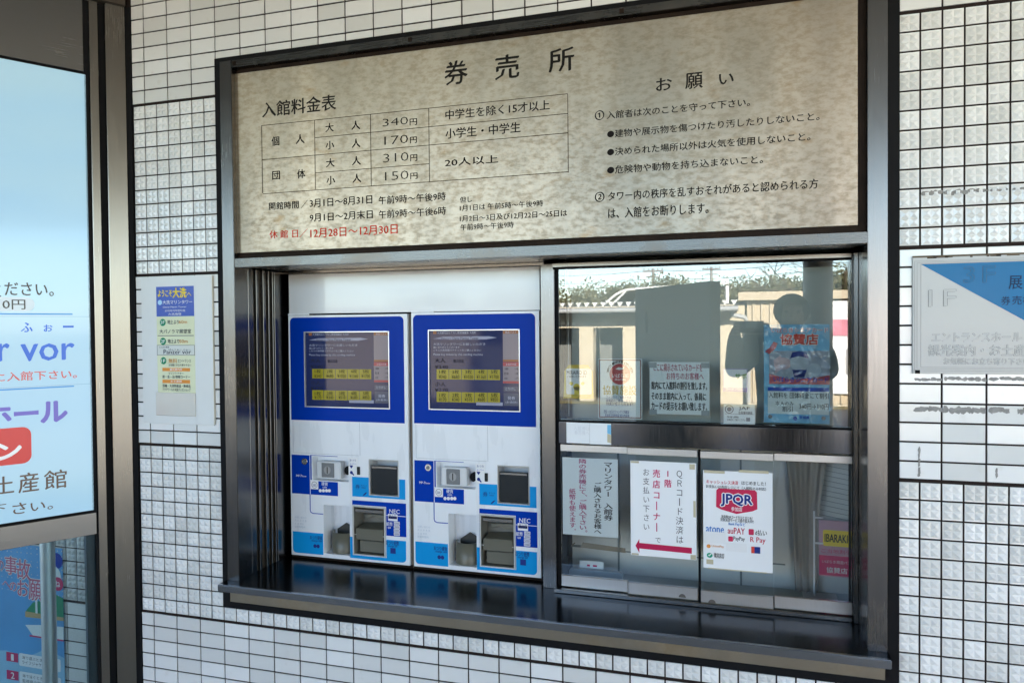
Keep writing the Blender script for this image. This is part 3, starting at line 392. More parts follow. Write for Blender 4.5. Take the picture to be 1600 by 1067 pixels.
# ================================================================ steel sign above the window
def sign_mat():
    m = bpy.data.materials.new('weathered_steel_plate'); m.use_nodes = True; nt = m.node_tree; L = nt.links; b = nt.nodes['Principled BSDF']
    tc = nd(nt, 'ShaderNodeTexCoord')
    def noise(sc, det, scale, rough=.6):
        mp = nd(nt, 'ShaderNodeMapping'); mp.inputs['Scale'].default_value = scale; L.new(tc.outputs['Object'], mp.inputs[0])
        n = nd(nt, 'ShaderNodeTexNoise'); n.inputs['Scale'].default_value = sc; n.inputs['Detail'].default_value = det; n.inputs['Roughness'].default_value = rough; L.new(mp.outputs[0], n.inputs['Vector']); return n
    def ramp(src, a, c, va=0.0, vb=1.0):
        r = nd(nt, 'ShaderNodeMapRange'); r.interpolation_type = 'SMOOTHSTEP'; r.inputs[1].default_value = a; r.inputs[2].default_value = c; r.inputs[3].default_value = va; r.inputs[4].default_value = vb; L.new(src, r.inputs[0]); return r.outputs[0]
    def mix(f, A, B):
        x = nd(nt, 'ShaderNodeMix', data_type='RGBA')
        for i, v in ((0, f), (6, A), (7, B)):
            if isinstance(v, bpy.types.NodeSocket): L.new(v, x.inputs[i])
            else: x.inputs[i].default_value = v if i == 0 else (*v, 1)
        return x.outputs[2]
    pat = ramp(noise(42, 10, (1, 1, 2.0), .70).outputs['Fac'], .40, .66)
    big = ramp(noise(3.0, 6, (1.6, 1, .45)).outputs['Fac'], .36, .66)
    tan = ramp(noise(7, 7, (1, 1, 2.0)).outputs['Fac'], .60, .74)
    c = mix(pat, (.44,.375,.295), (.325,.265,.19)); c = mix(big, c, mix(.42, c, (.20,.185,.15)))
    t2 = nd(nt, 'ShaderNodeMath', operation='MULTIPLY'); L.new(tan, t2.inputs[0]); t2.inputs[1].default_value = .75
    c = mix(t2.outputs[0], c, (.27,.175,.085)); L.new(c, b.inputs['Base Color'])
    me = ramp(pat, 0, 1, .92, .86); L.new(me, b.inputs['Metallic'])
    ro = ramp(pat, 0, 1, .29, .36); L.new(ro, b.inputs['Roughness'])
    bp = nd(nt, 'ShaderNodeBump'); bp.inputs['Strength'].default_value = .03; bp.inputs['Distance'].default_value = .0003; L.new(pat, bp.inputs['Height']); L.new(bp.outputs[0], b.inputs['Normal'])
    b.inputs['Anisotropic'].default_value = .85; b.inputs['Anisotropic Rotation'].default_value = .25
    tg = nd(nt, 'ShaderNodeTangent', direction_type='UV_MAP'); tg.uv_map = 'brush'; L.new(tg.outputs[0], b.inputs['Tangent'])
    return m
sg = thing('ticket_office_sign', 'weathered steel price sign with black lettering above the ticket window', 'sign', P(1040, 0, 1250))
b = MB(); b.box(71, 2005.5, 8, 14, 1264, 1869); pl = b.build('sign_plate', sign_mat(), sg, 1)
uv = pl.data.uv_layers.new(name='brush')
for lp in pl.data.loops: co = pl.data.vertices[lp.vertex_index].co; uv.data[lp.index].uv = (co.x, co.z + co.y)
b = MB(); b.box(74.6, 2025.4, 15, 60, 1244.5, 1883.8); b.build('backing_frame', RUST, sg)
SP = paper('sign_paint', (.010,.008,.007)); NUM = [q for q in D['sign_black'] if q[0] in '①②']; D['sign_black'] = [q for q in D['sign_black'] if q[0] not in '①②']; D['sign_num'] = NUM
letters(sg, 'sign_black', SP, 7.6, .02); letters(sg, 'sign_num', SP, 7.6, .028)
letters(sg, 'sign_red', paper('faded_red_paint', (.62,.045,.03)), 7.6, .018)
b = MB()
for x0, z0, x1, z1 in D['table']:
    if abs(x1-x0) > abs(z1-z0): b.box(min(x0, x1), max(x0, x1), 7.4, 7.7, (z0+z1)/2-.9, (z0+z1)/2+.9)
    else: b.box((x0+x1)/2-.9, (x0+x1)/2+.9, 7.2, 7.5, min(z0, z1), max(z0, z1))
b.build('price_table', paper('brown_rule', (.045,.025,.018)), sg)

# ================================================================ the two ticket machines
def make_machine():
    m = thing('ticket_machine', 'left blue and white ticket vending machine, beside the steel reveal', 'ticket machine', P(92, 270, 158), 'ticket machines in the window recess')
    R = lambda k: RC['m_'+k]
    b = MB()
    # body front is a shell of panels round the recesses
    X0, X1, ZA, ZC = 92, 578, 161, 1055
    holes = [R('screen'), R('coin'), R('tick'), R('chg'), R('bill')]
    xs = sorted({X0, X1, *[h[0] for h in holes], *[h[2] for h in holes]}); zs = sorted({ZA, ZC, *[h[1] for h in holes], *[h[3] for h in holes]})
    for i in range(len(xs)-1):
        for j in range(len(zs)-1):
            cx = (xs[i]+xs[i+1])/2; cz = (zs[j]+zs[j+1])/2
            if any(h[0] < cx < h[2] and h[1] < cz < h[3] for h in holes): continue
            b.add([(xs[i], 270, zs[j]), (xs[i+1], 270, zs[j]), (xs[i+1], 270, zs[j+1]), (xs[i], 270, zs[j+1])], [(0, 1, 2, 3)])
    b.box(X0, X1, 470, 530, ZA, ZC)
    b.add([(X0,270,ZA),(X0,470,ZA),(X0,470,ZC),(X0,270,ZC),(X1,270,ZA),(X1,470,ZA),(X1,470,ZC),(X1,270,ZC)], [(0,3,2,1),(4,5,6,7),(0,1,5,4),(3,7,6,2)])
    b.box(X0, X0+90, 268.5, 269.8, ZC+1, ZC+7)
    b.build('body', MWHITE, m)
    b = MB(); b.box(90, 586, 274, 300, 151, 160.5); b.build('plinth', RUST, m)
    bl = R('blue'); s = R('screen')
    b = MB(); x0, z0, x1, z1 = 99, 667, 564, 1047
    for q in ((x0, z0, x1, s[1]), (x0, s[1], s[0], s[3]), (s[2], s[1], x1, s[3])): b.box(q[0], q[2], 269.2, 269.9, q[1], q[3])
    b.rrect(x0, s[3], x1, z1, 17, 269.2, 269.9, 0, (0,0,1,1)); b.build('blue_panel', MBLUE, m)
    b = MB(); b.frame(s[0]-3, s[1]-3, s[2]+3, s[3]+3, 3.2, 266.5, 272); b.build('screen_bezel', mat('silver_bezel', (.62,.63,.65), .3, .6), m)
    b = MB(); b.box(s[0], s[2], 273, 276, s[1], s[3])
    scr = b.build('screen', mat('screen_blue', (.010,.017,.060), .06, var=.2, nscale=4, emit=.05, spec=.22), m)
    def em(n, c, e=.05): return mat(n, c, .12, var=.02, emit=e, spec=.25)
    y = 272.6
    EY, EW, ELT, EO, ER = em('screen_yellow', (.18,.165,.015)), em('screen_white', (.35,.38,.48)), em('screen_list_grey', (.13,.12,.15)), em('screen_orange', (.16,.065,.03)), em('screen_red', (.20,.035,.05))
    b = MB()
    for k in ('y1', 'y2'):
        r = RC['s_'+k]; w5 = (r[2]-r[0])/5
        for i in range(5): b.box(r[0]+i*w5+.8, r[0]+(i+1)*w5-.8, y, y+.3, r[1], r[3])
    b.build('quantity_button', EY, scr)
    b = MB(); r = RC['s_banner']; b.prism([(r[0], r[1]+3), (r[0]+40, r[3]-1), (r[2]-30, r[3]), (r[2], r[1]+6), (r[2]-40, r[1]), (r[0]+70, r[1])], y, y+.3); r = RC['s_bot']; b.box(r[0], r[2], y, y+.3, r[1], r[3]); b.build('welcome_banner', em('screen_banner', (.17,.19,.27)), scr)
    b = MB()
    for k in ('list', 'tot'): r = RC['s_'+k]; b.box(r[0], r[2], y, y+.3, r[1], r[3])
    b.build('order_list', ELT, scr)
    b = MB()
    for k in ('listtop', 'listbot', 'logo'): r = RC['s_'+k]; b.box(r[0], r[2], y-.2, y+.1, r[1], r[3])
    b.build('list_header', EO, scr)
    b = MB()
    for k in ('tottop', 'totbot'): r = RC['s_'+k]; b.box(r[0], r[2], y-.2, y+.1, r[1], r[3])
    b.build('total_header', ER, scr)
    b = MB(); r = RC['s_cancel']; b.box(r[0], r[2], y, y+.3, r[1], r[3]); r = RC['s_issue']; b.box(r[0], r[2], y, y+.3, r[1], r[3]); b.build('action_button', em('screen_dark_button', (.045,.055,.09)), scr)
    letters(scr, 'scr_white', em('screen_text', (.22,.25,.33)), y-.4, .004)
    letters(scr, 'scr_black', paper('screen_black', (.008,.008,.012)), y-.4, .006)
    # printed fields
    y0, y1 = 269.3, 269.9
    b = MB(); r = R('p1'); b.box(r[0], r[2], y0, y1, r[1], r[3]); r = R('p1b'); b.box(r[0]+2, r[2], y0, y1, r[1], R('coin')[1]-3); r = R('p1c'); b.box(r[0], r[2], y0, y1, R('coin')[3]+3, r[3]); b.box(177.4, 182.5, y0, y1, 446.2, 538.6)
    r = R('blueb'); h = R('bill'); b.box(r[0], h[0]-6, y0, y1, r[1], r[3]).box(h[2]+6, r[2], y0, y1, r[1], r[3]).box(h[0]-6, h[2]+6, y0, y1, h[3]+6, r[3]); b.build('blue_field', MBLUE2, m)
    b = MB(); r = R('cy1'); h = R('tick'); b.box(r[0], h[0]-4, y0, y1, r[1], r[3]).box(h[2]+4, r[2], y0, y1, r[1], r[3]).box(h[0]-4, h[2]+4, y0, y1, r[1], h[1]-4)
    r = R('cyl'); b.rrect(r[0], r[1], r[2]-4, r[3], 15, y0, y1, 0, (1,0,0,0))
    r = R('cyb'); h = R('bill'); b.box(r[0], h[0]-6, y0, y1, r[1]-6, r[3]).box(h[0]-6, h[2]+6, y0, y1, r[1]-6, h[1]-6).rrect(h[2]+6, r[1]-6, r[2], r[3], 15, y0, y1, 0, (0,1,0,0)); b.build('cyan_field', MCYAN, m)
    b = MB(); b.box(173, 176, y0, y1, 333, 392).box(186, 229, y0, y1, 320.5, 323.5)
    b.prism([(173, 333), (176, 333), (178, 327), (186, 323.5), (186, 320.5), (176, 324.5)], y0, y1); b.build('guide_line', MBLUE2, m)
    b = MB(); b.box(342, 351, y0-.2, y0, 333, 335).box(484, 565, y0-.2, y0, 334, 336).box(351, 484, y0-.4, y0-.2, 256, 258); b.build('white_line', INKW, m)
    b = MB(); dr = R('door')
    for q in ((105, 380, 544, 545.2), (384, 385.2, 544, 664)): b.box(q[0], q[1], y0, y1, q[2], q[3])
    b.box(105, 106.2, y0, y1, 544, 664); b.build('panel_seam', mat('seam_grey', (.42,.44,.47), .5), m)
    # coin unit
    c = R('coin'); b = MB(); cx0, cz0, cx1, cz1 = c
    def recess(b, r, d): b.add([(r[0],270,r[1]),(r[2],270,r[1]),(r[2],270,r[3]),(r[0],270,r[3]),(r[0],270+d,r[1]),(r[2],270+d,r[1]),(r[2],270+d,r[3]),(r[0],270+d,r[3])], [(0,1,5,4),(1,2,6,5),(2,3,7,6),(3,0,4,7),(4,5,6,7)])
    recess(b, c, 38); cu = b.build('coin_unit', MWHITE, m)
    k = R('coinblk'); b = MB(); b.box(k[0]-6, k[2]-4, 272, 307, k[1], k[3]-6); b.build('coin_block', mat('moulded_white', (.66,.67,.68), .4), cu, 3, 2)
    k = R('coinplate'); b = MB(); b.box(k[0], k[2], 268.5, 271.8, k[1], k[3]-2); pl = b.build('coin_plate', GREYP, cu, 1.5)
    b = MB(); b.disc((k[0]+k[2])/2, (k[1]+k[3])/2, 15, 266, 268.3, 0, 20); b.build('coin_ring', mat('worn_zinc', (.30,.31,.32), .35, .7), cu, 1)
    b = MB(); b.box((k[0]+k[2])/2-1.6, (k[0]+k[2])/2+1.6, 265.4, 265.9, (k[1]+k[3])/2-12, (k[1]+k[3])/2+12); b.build('coin_slot', BLACK, cu)
    k = R('hole'); b = MB(); b.disc((k[0]+k[2])/2-1, (k[1]+k[3])/2-6, 12, 290, 306, 0, 18, 16); b.build('return_hole', BLACK, cu)
    k = R('lock'); b = MB(); b.disc((k[0]+k[2])/2, (k[1]+k[3])/2, 12.5, 266.5, 269.2, 0, 24); lk = b.build('lock', mat('chrome_lock', (.6,.6,.6), .25, 1), m, .8)
    b = MB(); b.disc((k[0]+k[2])/2, (k[1]+k[3])/2, 7, 265.6, 266.4, 0, 18); b.build('lock_core', GREYP, lk)
    b = MB(); k = R('badge'); b.rrect(*k, 3, 268.8, 269.3); k = R('label'); b.rrect(k[0], k[1], k[2], k[3], 2, 268.8, 269.3); k = R('sticker'); b.box(k[0], k[2], 268.4, 268.9, k[1], k[3])
    for i in range(4): k = R('pill%d' % i); b.rrect(*k, 2, 268.8, 269.2); k = R('coin%d' % i); b.disc((k[0]+k[2])/2, (k[1]+k[3])/2, 6.2, 268.8, 269.2, 0, 16)
    b.build('white_label', INKW, m)
    b = MB(); k = R('sticker'); b.box(k[0]+2, k[2]-2, 268, 268.3, k[1]+8, k[3]-8)
    k = R('badge'); cx, cz = (k[0]+k[2])/2, (k[1]+k[3])/2
    for i in range(20):
        a, a2 = 2*math.pi*i/20, 2*math.pi*(i+1)/20
        b.add([(cx+r*math.cos(t), 268.5, cz+r*math.sin(t)) for r, t in ((11, a), (12.3, a), (12.3, a2), (11, a2))], [(0, 3, 2, 1)])
    b.build('black_mark', INKK, m)
    b = MB(); k = R('label')
    lx = (k[0]+k[2])/2 - 7; b.prism([(lx-7, 508), (lx+7, 508), (lx+5, 503), (lx, 497), (lx-5, 503)], 268.3, 268.7); b.disc(lx, 482, 6, 268.3, 268.7, 0, 12); b.prism([(lx+2, 486), (lx+12, 474), (lx+9, 471), (lx-2, 480)], 268.2, 268.6)
    b.prism([(394, 402), (404, 411), (412, 414), (406, 406), (398, 400)], 268.8, 269.1)
    for q in ((190, 199), (203, 199)): b.disc(q[0]+3, q[1]+2, 7, 268.8, 269.1, 0, 14)
    b.box(502, 523, 268.8, 269.1, 199, 219); b.build('pictogram', INKN, m)
    k = R('btn'); b = MB(); b.rrect(k[0]+1, k[1], k[2]-1, k[3], 2, 266.5, 269.9); b.build('return_button', DARKP, m, .8)
    # ticket slot
    k = R('tick'); b = MB(); recess(b, k, 60); tk = b.build('ticket_slot', mat('pale_recess', (.60,.60,.60), .4), m)
    b = MB(); b.prism([(k[0]+3, k[1]+3), (k[2]-3, k[1]+3), (k[2]-3, k[3]-20), (k[0]+3, k[3]-20)], 274, 280); b.build('flap', DARKP, tk, 1.5)
    b = MB(); b.box(k[0]+6, k[2]-6, 271, 274, k[3]-30, k[3]-22); b.build('hinge', STEEL, tk, 1)
    b = MB(); b.frame(k[0]-3, k[1]-3, k[2]+3, k[3]+3, 3.4, 267, 271.5); b.build('surround', mat('surround_grey', (.50,.51,.50), .35, .5), tk, .8)
    # coin change tray
    k = R('chg'); b = MB(); recess(b, (k[0], k[1], k[2], k[3]), 75); ch = b.build('change_tray', MWHITE, m)
    cx = k[0] + (k[2]-k[0])*.55; zt = k[1]+76; n = 20; rx, ry = 50, 54; v = []; f = []
    cup = MB(); arc = [math.pi*(1.0 + i/n) for i in range(n+1)]
    for (rr, z) in ((1, k[1]+1), (1, zt), (.88, zt), (.88, zt-40)):
        v += [(cx+rx*rr*math.cos(a), 325+ry*rr*math.sin(a)*.95, z) for a in arc]
    N = n+1
    for L_ in range(3):
        for i in range(n): f.append((L_*N+i, L_*N+i+1, (L_+1)*N+i+1, (L_+1)*N+i))
    f.append(tuple(range(3*N, 4*N))); cup.add(v, f, 0, True); cup.build('cup', OLIVE, ch)
    b = MB(); b.prism([(cx-38, zt+2), (cx-2, zt+26), (cx+40, zt+4), (cx+40, zt-34), (cx-38, zt-34)], 330, 336); b.build('chute', mat('dark_chute', (.03,.03,.027), .5), ch)
    # banknote unit
    k = R('bill'); b = MB(); recess(b, k, 70); bu = b.build('banknote_unit', mat('grey_olive_plastic', (.20,.19,.16), .4), m)  # banknote recess in plain olive-grey plastic
    b = MB(); b.frame(k[0]-4, k[1]-4, k[2]+4, k[3]+4, 5, 264, 271); b.build('surround', mat('surround_silver', (.58,.58,.56), .35, .6), bu, 1)
    w_, h_ = k[2]-k[0], k[3]-k[1]
    b = MB(); b.add([(k[0]+8,300,k[1]+h_*.45),(k[2]-6,300,k[1]+h_*.45),(k[2]-6,268,k[1]+h_*.30),(k[0]+8,268,k[1]+h_*.30),(k[0]+8,330,k[1]+h_*.58),(k[2]-6,330,k[1]+h_*.62),(k[2]-6,268,k[1]+h_*.54),(k[0]+8,268,k[1]+h_*.54)],
                    [(3,2,1,0),(4,5,6,7),(7,6,2,3),(6,5,1,2),(5,4,0,1),(4,7,3,0)]); b.build('note_hopper', OLIVE, bu, 2, 2)
    b = MB(); b.box(k[0]+14, k[2]-8, 285, 332, k[1]+4, k[1]+h_*.26); b.build('note_tray', OLIVE, bu, 2, 2)
    b = MB(); b.prism([(k[0]+20, k[1]+h_*.66), (k[0]+54, k[1]+h_*.74), (k[0]+78, k[1]+h_*.66), (k[2]-14, k[1]+h_*.70), (k[2]-10, k[3]-36), (k[0]+18, k[3]-40)], 318, 332); b.build('note_guide', mat('olive_guide', (.17,.165,.13), .4), bu, 2)
    b = MB(); b.box(k[0]+6, k[2]-6, 268, 278, k[3]-20, k[3]-8); b.build('hinge', STEEL, bu, 1)
    letters(m, 'm_white', INKW, 268.2, .01, name='lettering'); letters(m, 'm_navy', INKN, 267.8, .006, name='lettering'); letters(m, 'm_cyan', INKB, 268.1, .004); letters(m, 'm_faint', mat('pale_print', (.50,.56,.64), .5), 269.2, 0)
    return m
def copy_tree(o, parent=None):
    c = o.copy(); COL.objects.link(c)
    if parent is not None: c.parent = parent
    for ch in [q for q in bpy.data.objects if q.parent == o]: copy_tree(ch, c)
    return c
mach = make_machine()
mach2 = copy_tree(mach); mach2.location = P(594, 270, 158); mach2.scale = (.962, 1, 1.004)
mach2['label'] = 'right blue and white ticket vending machine, beside the upright steel mullion and the windows'
gp = MB(); gp.box(581.5, 592.5, 280, 300, 151, 1054); gp.build('gap_filler', mat('brown_filler', (.16,.13,.10), .8, var=.3), tw)
# ================================================================ glazed bay on the left with its lit display panel
bay = thing('glazed_bay', 'stainless steel framed glazed bay with a pale blue lit panel, left of the tiled wall', 'display window', XA(-60, 0, -565))
A = lambda: MB(XA)
SL = -1500
def abox(name, s0, s1, o0, o1, z0, z1, m, bev=0, par=None):
    b = A(); b.box(s0, s1, o0, o1, z0, z1); return b.build(name, m, par or bay, bev)
BAYS = steel('bay_post_steel', (.25,.225,.195), brush=(90,90,2), rough=.24)
abox('post', -65, -1, -6, 60, -565, 2146, BAYS, 1.5); abox('post', -115, -88, -6, 60, -565, 2140, BAYS, 1.5)
abox('post_groove', -88, -65, 10, 60, -565, 2140, BLACK)
abox('lintel', SL, -0.5, -14, 120, 2146.5, 2434, mat('brown_lintel', (.045,.032,.022), .6, var=.4), 2)
abox('header_panel', SL, -133, 2, 40, 1893, 2139, steel('dull_header_steel', (.26,.25,.24), .24), 1)
abox('header_jamb', -131, -116, 4, 50, 299, 2139, BLACK)
abox('panel_gasket', SL, -117, 6, 50, 376, 1892, BLACK)
LBP = print_mat('sky_print', (.30,.52,.66), (.33,.60,.80), 1884, 382, .12, emit=.055)
def sky_print():
    m = LBP; nt = m.node_tree; L = nt.links; b = nt.nodes['Principled BSDF']
    tc = nd(nt, 'ShaderNodeTexCoord'); mp = nd(nt, 'ShaderNodeMapping'); mp.inputs['Scale'].default_value = (.5, .5, 2.2); L.new(tc.outputs['Object'], mp.inputs[0])
    n = nd(nt, 'ShaderNodeTexNoise'); n.inputs['Scale'].default_value = 1.5; n.inputs['Detail'].default_value = 2; L.new(mp.outputs[0], n.inputs['Vector'])
    r = nd(nt, 'ShaderNodeValToRGB'); e = r.color_ramp.elements; e[0].position = .35; e[0].color = (.30,.49,.64,1); e[1].position = .68; e[1].color = (.36,.53,.62,1); L.new(n.outputs['Fac'], r.inputs[0])
    for s in ('Base Color', 'Emission Color'): L.new(r.outputs[0], b.inputs[s])
sky_print()
lb = abox('lit_panel', SL, -127, 4, 5.5, 384, 1884, LBP)
def ink_e(n, c, e=.03): return mat(n, c, .25, var=.02, emit=e)
AO = 3.2
letters(lb, 'lb_dark', ink_e('lit_dark', (.035,.03,.03)), AO, .014, XA); letters(lb, 'lb_blue', ink_e('lit_blue', (.02,.12,.60)), AO, .025, XA); letters(lb, 'lb_red', ink_e('lit_red', (.62,.10,.08)), AO, .014, XA)
letters(lb, 'lb_purple', ink_e('lit_purple', (.16,.13,.50)), AO, .05, XA); letters(lb, 'lb_white', ink_e('lit_white', (.8,.8,.8)), AO-.6, .05, XA); letters(lb, 'lb_brown', ink_e('lit_brown', (.12,.08,.06)), AO, .012, XA)
b = A(); r = RC['lb_redbox']; b.rrect(-640, 572, r[2], 692, 26, AO-.2, AO+.6); b.build('red_badge', ink_e('lit_badge', (.62,.05,.045)), lb)
b = A(); r = RC['lb_pill']; b.rrect(-560, 1071.5, r[2], 1117, 22, AO+.1, AO+.7); b.build('price_pill', ink_e('lit_pill', (.62,.70,.75)), lb)
b = A(); b.box(-900, -181, AO, AO+.6, 1060, 1064.5).box(-900, -181, AO, AO+.6, 815, 819); b.build('rule', ink_e('lit_rule', (.05,.25,.60)), lb)
b = A(); b.box(SL, -127.5, AO+.2, AO+.6, 1053.5, 1054.5).box(SL, -127.5, AO+.2, AO+.6, 822, 823); b.build('film_seam', ink_e('lit_seam', (.16,.30,.42)), lb)
abox('transom', SL, -121, -4, 30, 300, 375.5, steel('tan_transom_steel', (.34,.32,.30), .24), 1.2)
abox('lower_pane', SL, -122, 12, 18, -560, 299.5, GLASSB); abox('pane_gasket', -122, -115.5, 0, 40, -565, 299.5, BLACK)
abox('pane_frame', -150, -122.2, 19, 45, -565, 299.5, mat('dark_blue_frame', (.02,.035,.045), .3), 0)
# unseen dark doors and lintel, added past the bay to darken reflections at left
abox('added_door_header', -4600, SL-2, 2, 40, 1893, 2139, STEEL, 1); abox('lintel', -4600, SL-1, -14, 120, 2146.5, 2434, mat('added_lintel_brown', (.045,.032,.022), .6, var=.4), 2)
for k in range(3):
    s1 = SL - 2 - k*1030; abox('added_door_stile', s1-60, s1, -2, 40, -565, 1892, STEELV, 1); abox('added_door_glass', s1-1029, s1-60.5, 14, 20, -560, 1892, glass('added_dark_glass', (.35,.40,.42), .01, 1.0))
# the pipe and poster behind the pane
b = MB(); b.tube([(-658, -112, -565), (-658, -112, 900)], 24, 20); o = b.build('steel_pipe_post', steel('pipe_steel', (.60,.62,.64), .42, (3,3,3), .2)); tag(o, 'steel pipe post standing behind the lower glass of the glazed bay', 'post')
ps = thing('safety_poster', 'blue sea safety poster on the tiles behind the lower glass of the glazed bay', 'poster', P(-1080, 0, -500))
b = MB(); b.box(-1420, -711, -4.4, -3.8, -480, 196); b.build('sheet', mat('poster_sea_blue', (.06,.32,.66), .4, var=.3, nscale=4), ps)
b = MB()
b.prism([(-1420, -480), (-711, -480), (-711, -215), (-800, -190), (-900, -235), (-1000, -220), (-1150, -240), (-1420, -230)], -4.9, -4.5); b.build('pale_water', mat('poster_pale', (.25,.50,.70), .4, var=.2, nscale=8), ps)
b = MB(); b.prism([(-900, -60), (-860, -20), (-800, -5), (-760, 25), (-711, 10), (-711, -70)], -5.0, -4.5); b.build('green_island', GREEN, ps)
b = MB(); b.prism([(-900, -80), (-711, -75), (-711, -62), (-900, -58)], -5.1, -4.6); b.build('sand', mat('sand_print', (.45,.32,.14), .6), ps)
b = MB(); b.prism([(-900, -110), (-860, -150), (-712, -152), (-712, -98), (-800, -100)], -5.3, -4.8); b.box(-848, -838, -5.3, -4.8, -60, 0); b.disc(-760, 90, 40, -5.3, -4.9, 0, 16); b.build('white_boat', SHEETB, ps)
b = MB(); b.box(-880, -712, -5.4, -5.1, -152, -146); b.disc(-735, 62, 26, -5.8, -5.5, 0, 18); b.box(-1000, -940, -5.4, -5, -260, -225).box(-1000, -940, -5.4, -5, -330, -295); b.build('red_badge', PINK, ps)
b = MB(); b.disc(-740, 148, 30, -5.2, -4.7, 0, 18); b.build('blue_badge', MBLUE2, ps)
b = MB(); b.rrect(-935, -270, -730, -222, 6, -5.3, -4.9).rrect(-935, -340, -730, -292, 6, -5.3, -4.9); b.build('text_box', SHEET, ps)
mb = MB()
for t, x0, z0, x1, z1 in D['lp_red']: mb.text(t, x0, z0, x1, z1, -5.2, 0, .045)
mb.build('lettering_outline', INKW, ps); letters(ps, 'lp_red', INKP, -5.6, .012)
mb = MB(); mb.text('1', -975, -255, -962, -231, -6, 0, .02).text('2', -978, -325, -960, -301, -6, 0, .02).text('ね', -748, 50, -724, 74, -6.2, 0, .02); mb.build('number_lettering', INKW, ps)
mb = MB(); mb.text('海で遊ぶときは', -920, -243, -800, -230, -5.6).text('ライフジャケット', -920, -262, -790, -248, -5.6).text('海で泳ぐときは', -920, -313, -800, -300, -5.6).text('監視員の指示', -920, -333, -810, -319, -5.6); mb.build('small_lettering', INKK, ps)

# ================================================================ floor guide board left of the window
ib = thing('floor_guide_board', 'narrow white floor guide board with a blue heading on the tiles', 'notice board', P(-172, 0, 676))
b = MB(); b.box(-322, -22, -8, -1, 676, 1192); b.build('board', OFFW, ib, 1)
b = MB(); b.box(-22.3, -19.5, -7, -1, 680, 1190); b.build('edge_strip', mat('yellowed_edge', (.55,.50,.40), .5), ib)
r = RC['info_blue']; b = MB(); b.box(-255.5, -96, -8.6, -8.1, 1053, 1157); b.build('blue_heading', mat('heading_blue', (.01,.06,.40), .3), ib)
b = MB(); b.box(-255.5, -95, -8.5, -8.1, 785, 1052.6); b.build('cream_panel', CREAM, ib)
b = MB(); r = RC['info_panz']; b.frame(r[0], r[1], r[2], r[3], 1.5, -9, -8.5); b.box(-252, -99, -9, -8.6, 984.5, 987); b.build('rule', INKG, ib)
b = MB(); b.box(r[0]+1.6, r[2]-1.6, -8.9, -8.6, r[1]+1.6, r[3]-1.6); b.build('grey_label', mat('label_grey', (.62,.64,.60), .4), ib)
b = MB()
for i in range(3): q = RC['info_dot%d' % i]; b.disc((q[0]+q[2])/2, (q[1]+q[3])/2, 12.5, -9, -8.6, 0, 20)
b.build('floor_badge', GREEN, ib)
b = MB()
for i in range(2): q = RC['info_bar%d' % i]; b.box(q[0], q[2], -9, -8.6, q[1], q[3])
b.build('orange_bar', INKO, ib)
b = MB(); b.disc(-240, 1102, 9, -9, -8.7, 0, 18); b.build('round_emblem', SKYL, ib)
letters(ib, 'info_yellow', INKY, -9.2, .03); letters(ib, 'info_white', INKW, -9.2, .012); letters(ib, 'info_navy', paper('board_navy', (.01,.015,.05)), -9.3, .012); letters(ib, 'info_orange', paper('board_orange', (.55,.24,.06)), -9.3, .015); letters(ib, 'info_white2', INKW, -9.5, .012)
q = RC['info_box']; b = MB(); b.box(q[0], q[2], -13, -8.2, q[1], q[3]); b.build('leaflet_pocket', mat('cloudy_acrylic', (.60,.58,.54), .12, var=.08), ib, 1.5)

# ================================================================ floor sign on the right
gs = thing('floor_guide_sign', 'grey acrylic sign with a blue triangle and engraved letters at the right', 'sign', P(2500, 0, 877))
b = MB(); b.box(2131, 2850, -9, -1, 877, 1176); b.build('plate', mat('grey_acrylic', (.47,.48,.475), .2, var=.04, nscale=5, spec=.25), gs, 1.2)
b = MB(); b.box(2131.5, 2850, -9.4, -4, 1172.6, 1177.4)
for _ in range(30):
    x = random.uniform(2135, 2700); b.box(x, x+random.uniform(5, 30), -9.8, -9.2, 1169+random.uniform(0, 2), 1174)
b.build('rust_edge', mat('rust_edge_stain', (.12,.09,.06), .8, var=.5, nscale=40), gs, split=False)
b = MB(); b.box(2137, 2148, -11, -9.2, 877, 886); b.build('corner_clip', BLACK, gs)
b = MB(); t = D['g_tri']; b.prism([(2150.5, 1155.5), (2800, 716+1155.5-716), (2800, 895), (2700, 895+0.0), (2555, 895)][0:1] + [(2560, 894.5), (2838, 894.5), (2838, 1155.5)][::1], -9.6, -9.15)
b.build('blue_triangle', mat('triangle_blue', (.006,.15,.35), .2, var=.08, nscale=3, spec=.12), gs)
GL = mat('engraved_line', (.25,.25,.25), .5)
b = MB()
for d, zt, zb in ((4.3, 1164, 884), (10, 1160, 889), (18.6, 1156.6, 893)): b.box(2131+d, 2131+d+.8, -9.7, -9.3, zb, zt).box(2131+d, 2840, -9.75, -9.35, zb, zb+.8).box(2131+d, 2840, -9.75, -9.35, zt-.8, zt)
b.build('border_line', GL, gs)
mb = MB(); mc = MB()
for t, x0, z0, x1, z1 in D['g_out']:
    up = z0 > 1080
    mb.text(t, x0, z0, x1, z1, -9.9, 0, .026); (mc).text(t, x0, z0, x1, z1, -10.2, 1 if t in '3' or (t == 'F' and up) else 0, .006)
mb.build('lettering_outline', mat('engraved_outline', (.11,.115,.12), .5, spec=.1), gs)
mc.build('lettering', [mat('engraved_fill', (.45,.46,.455), .3, spec=.25), mat('engraved_fill_blue', (.01,.14,.31), .3, spec=.12)], gs)
letters(gs, 'g_dark', mat('faded_navy', (.008,.04,.10), .4, spec=.1), -9.9, .016)

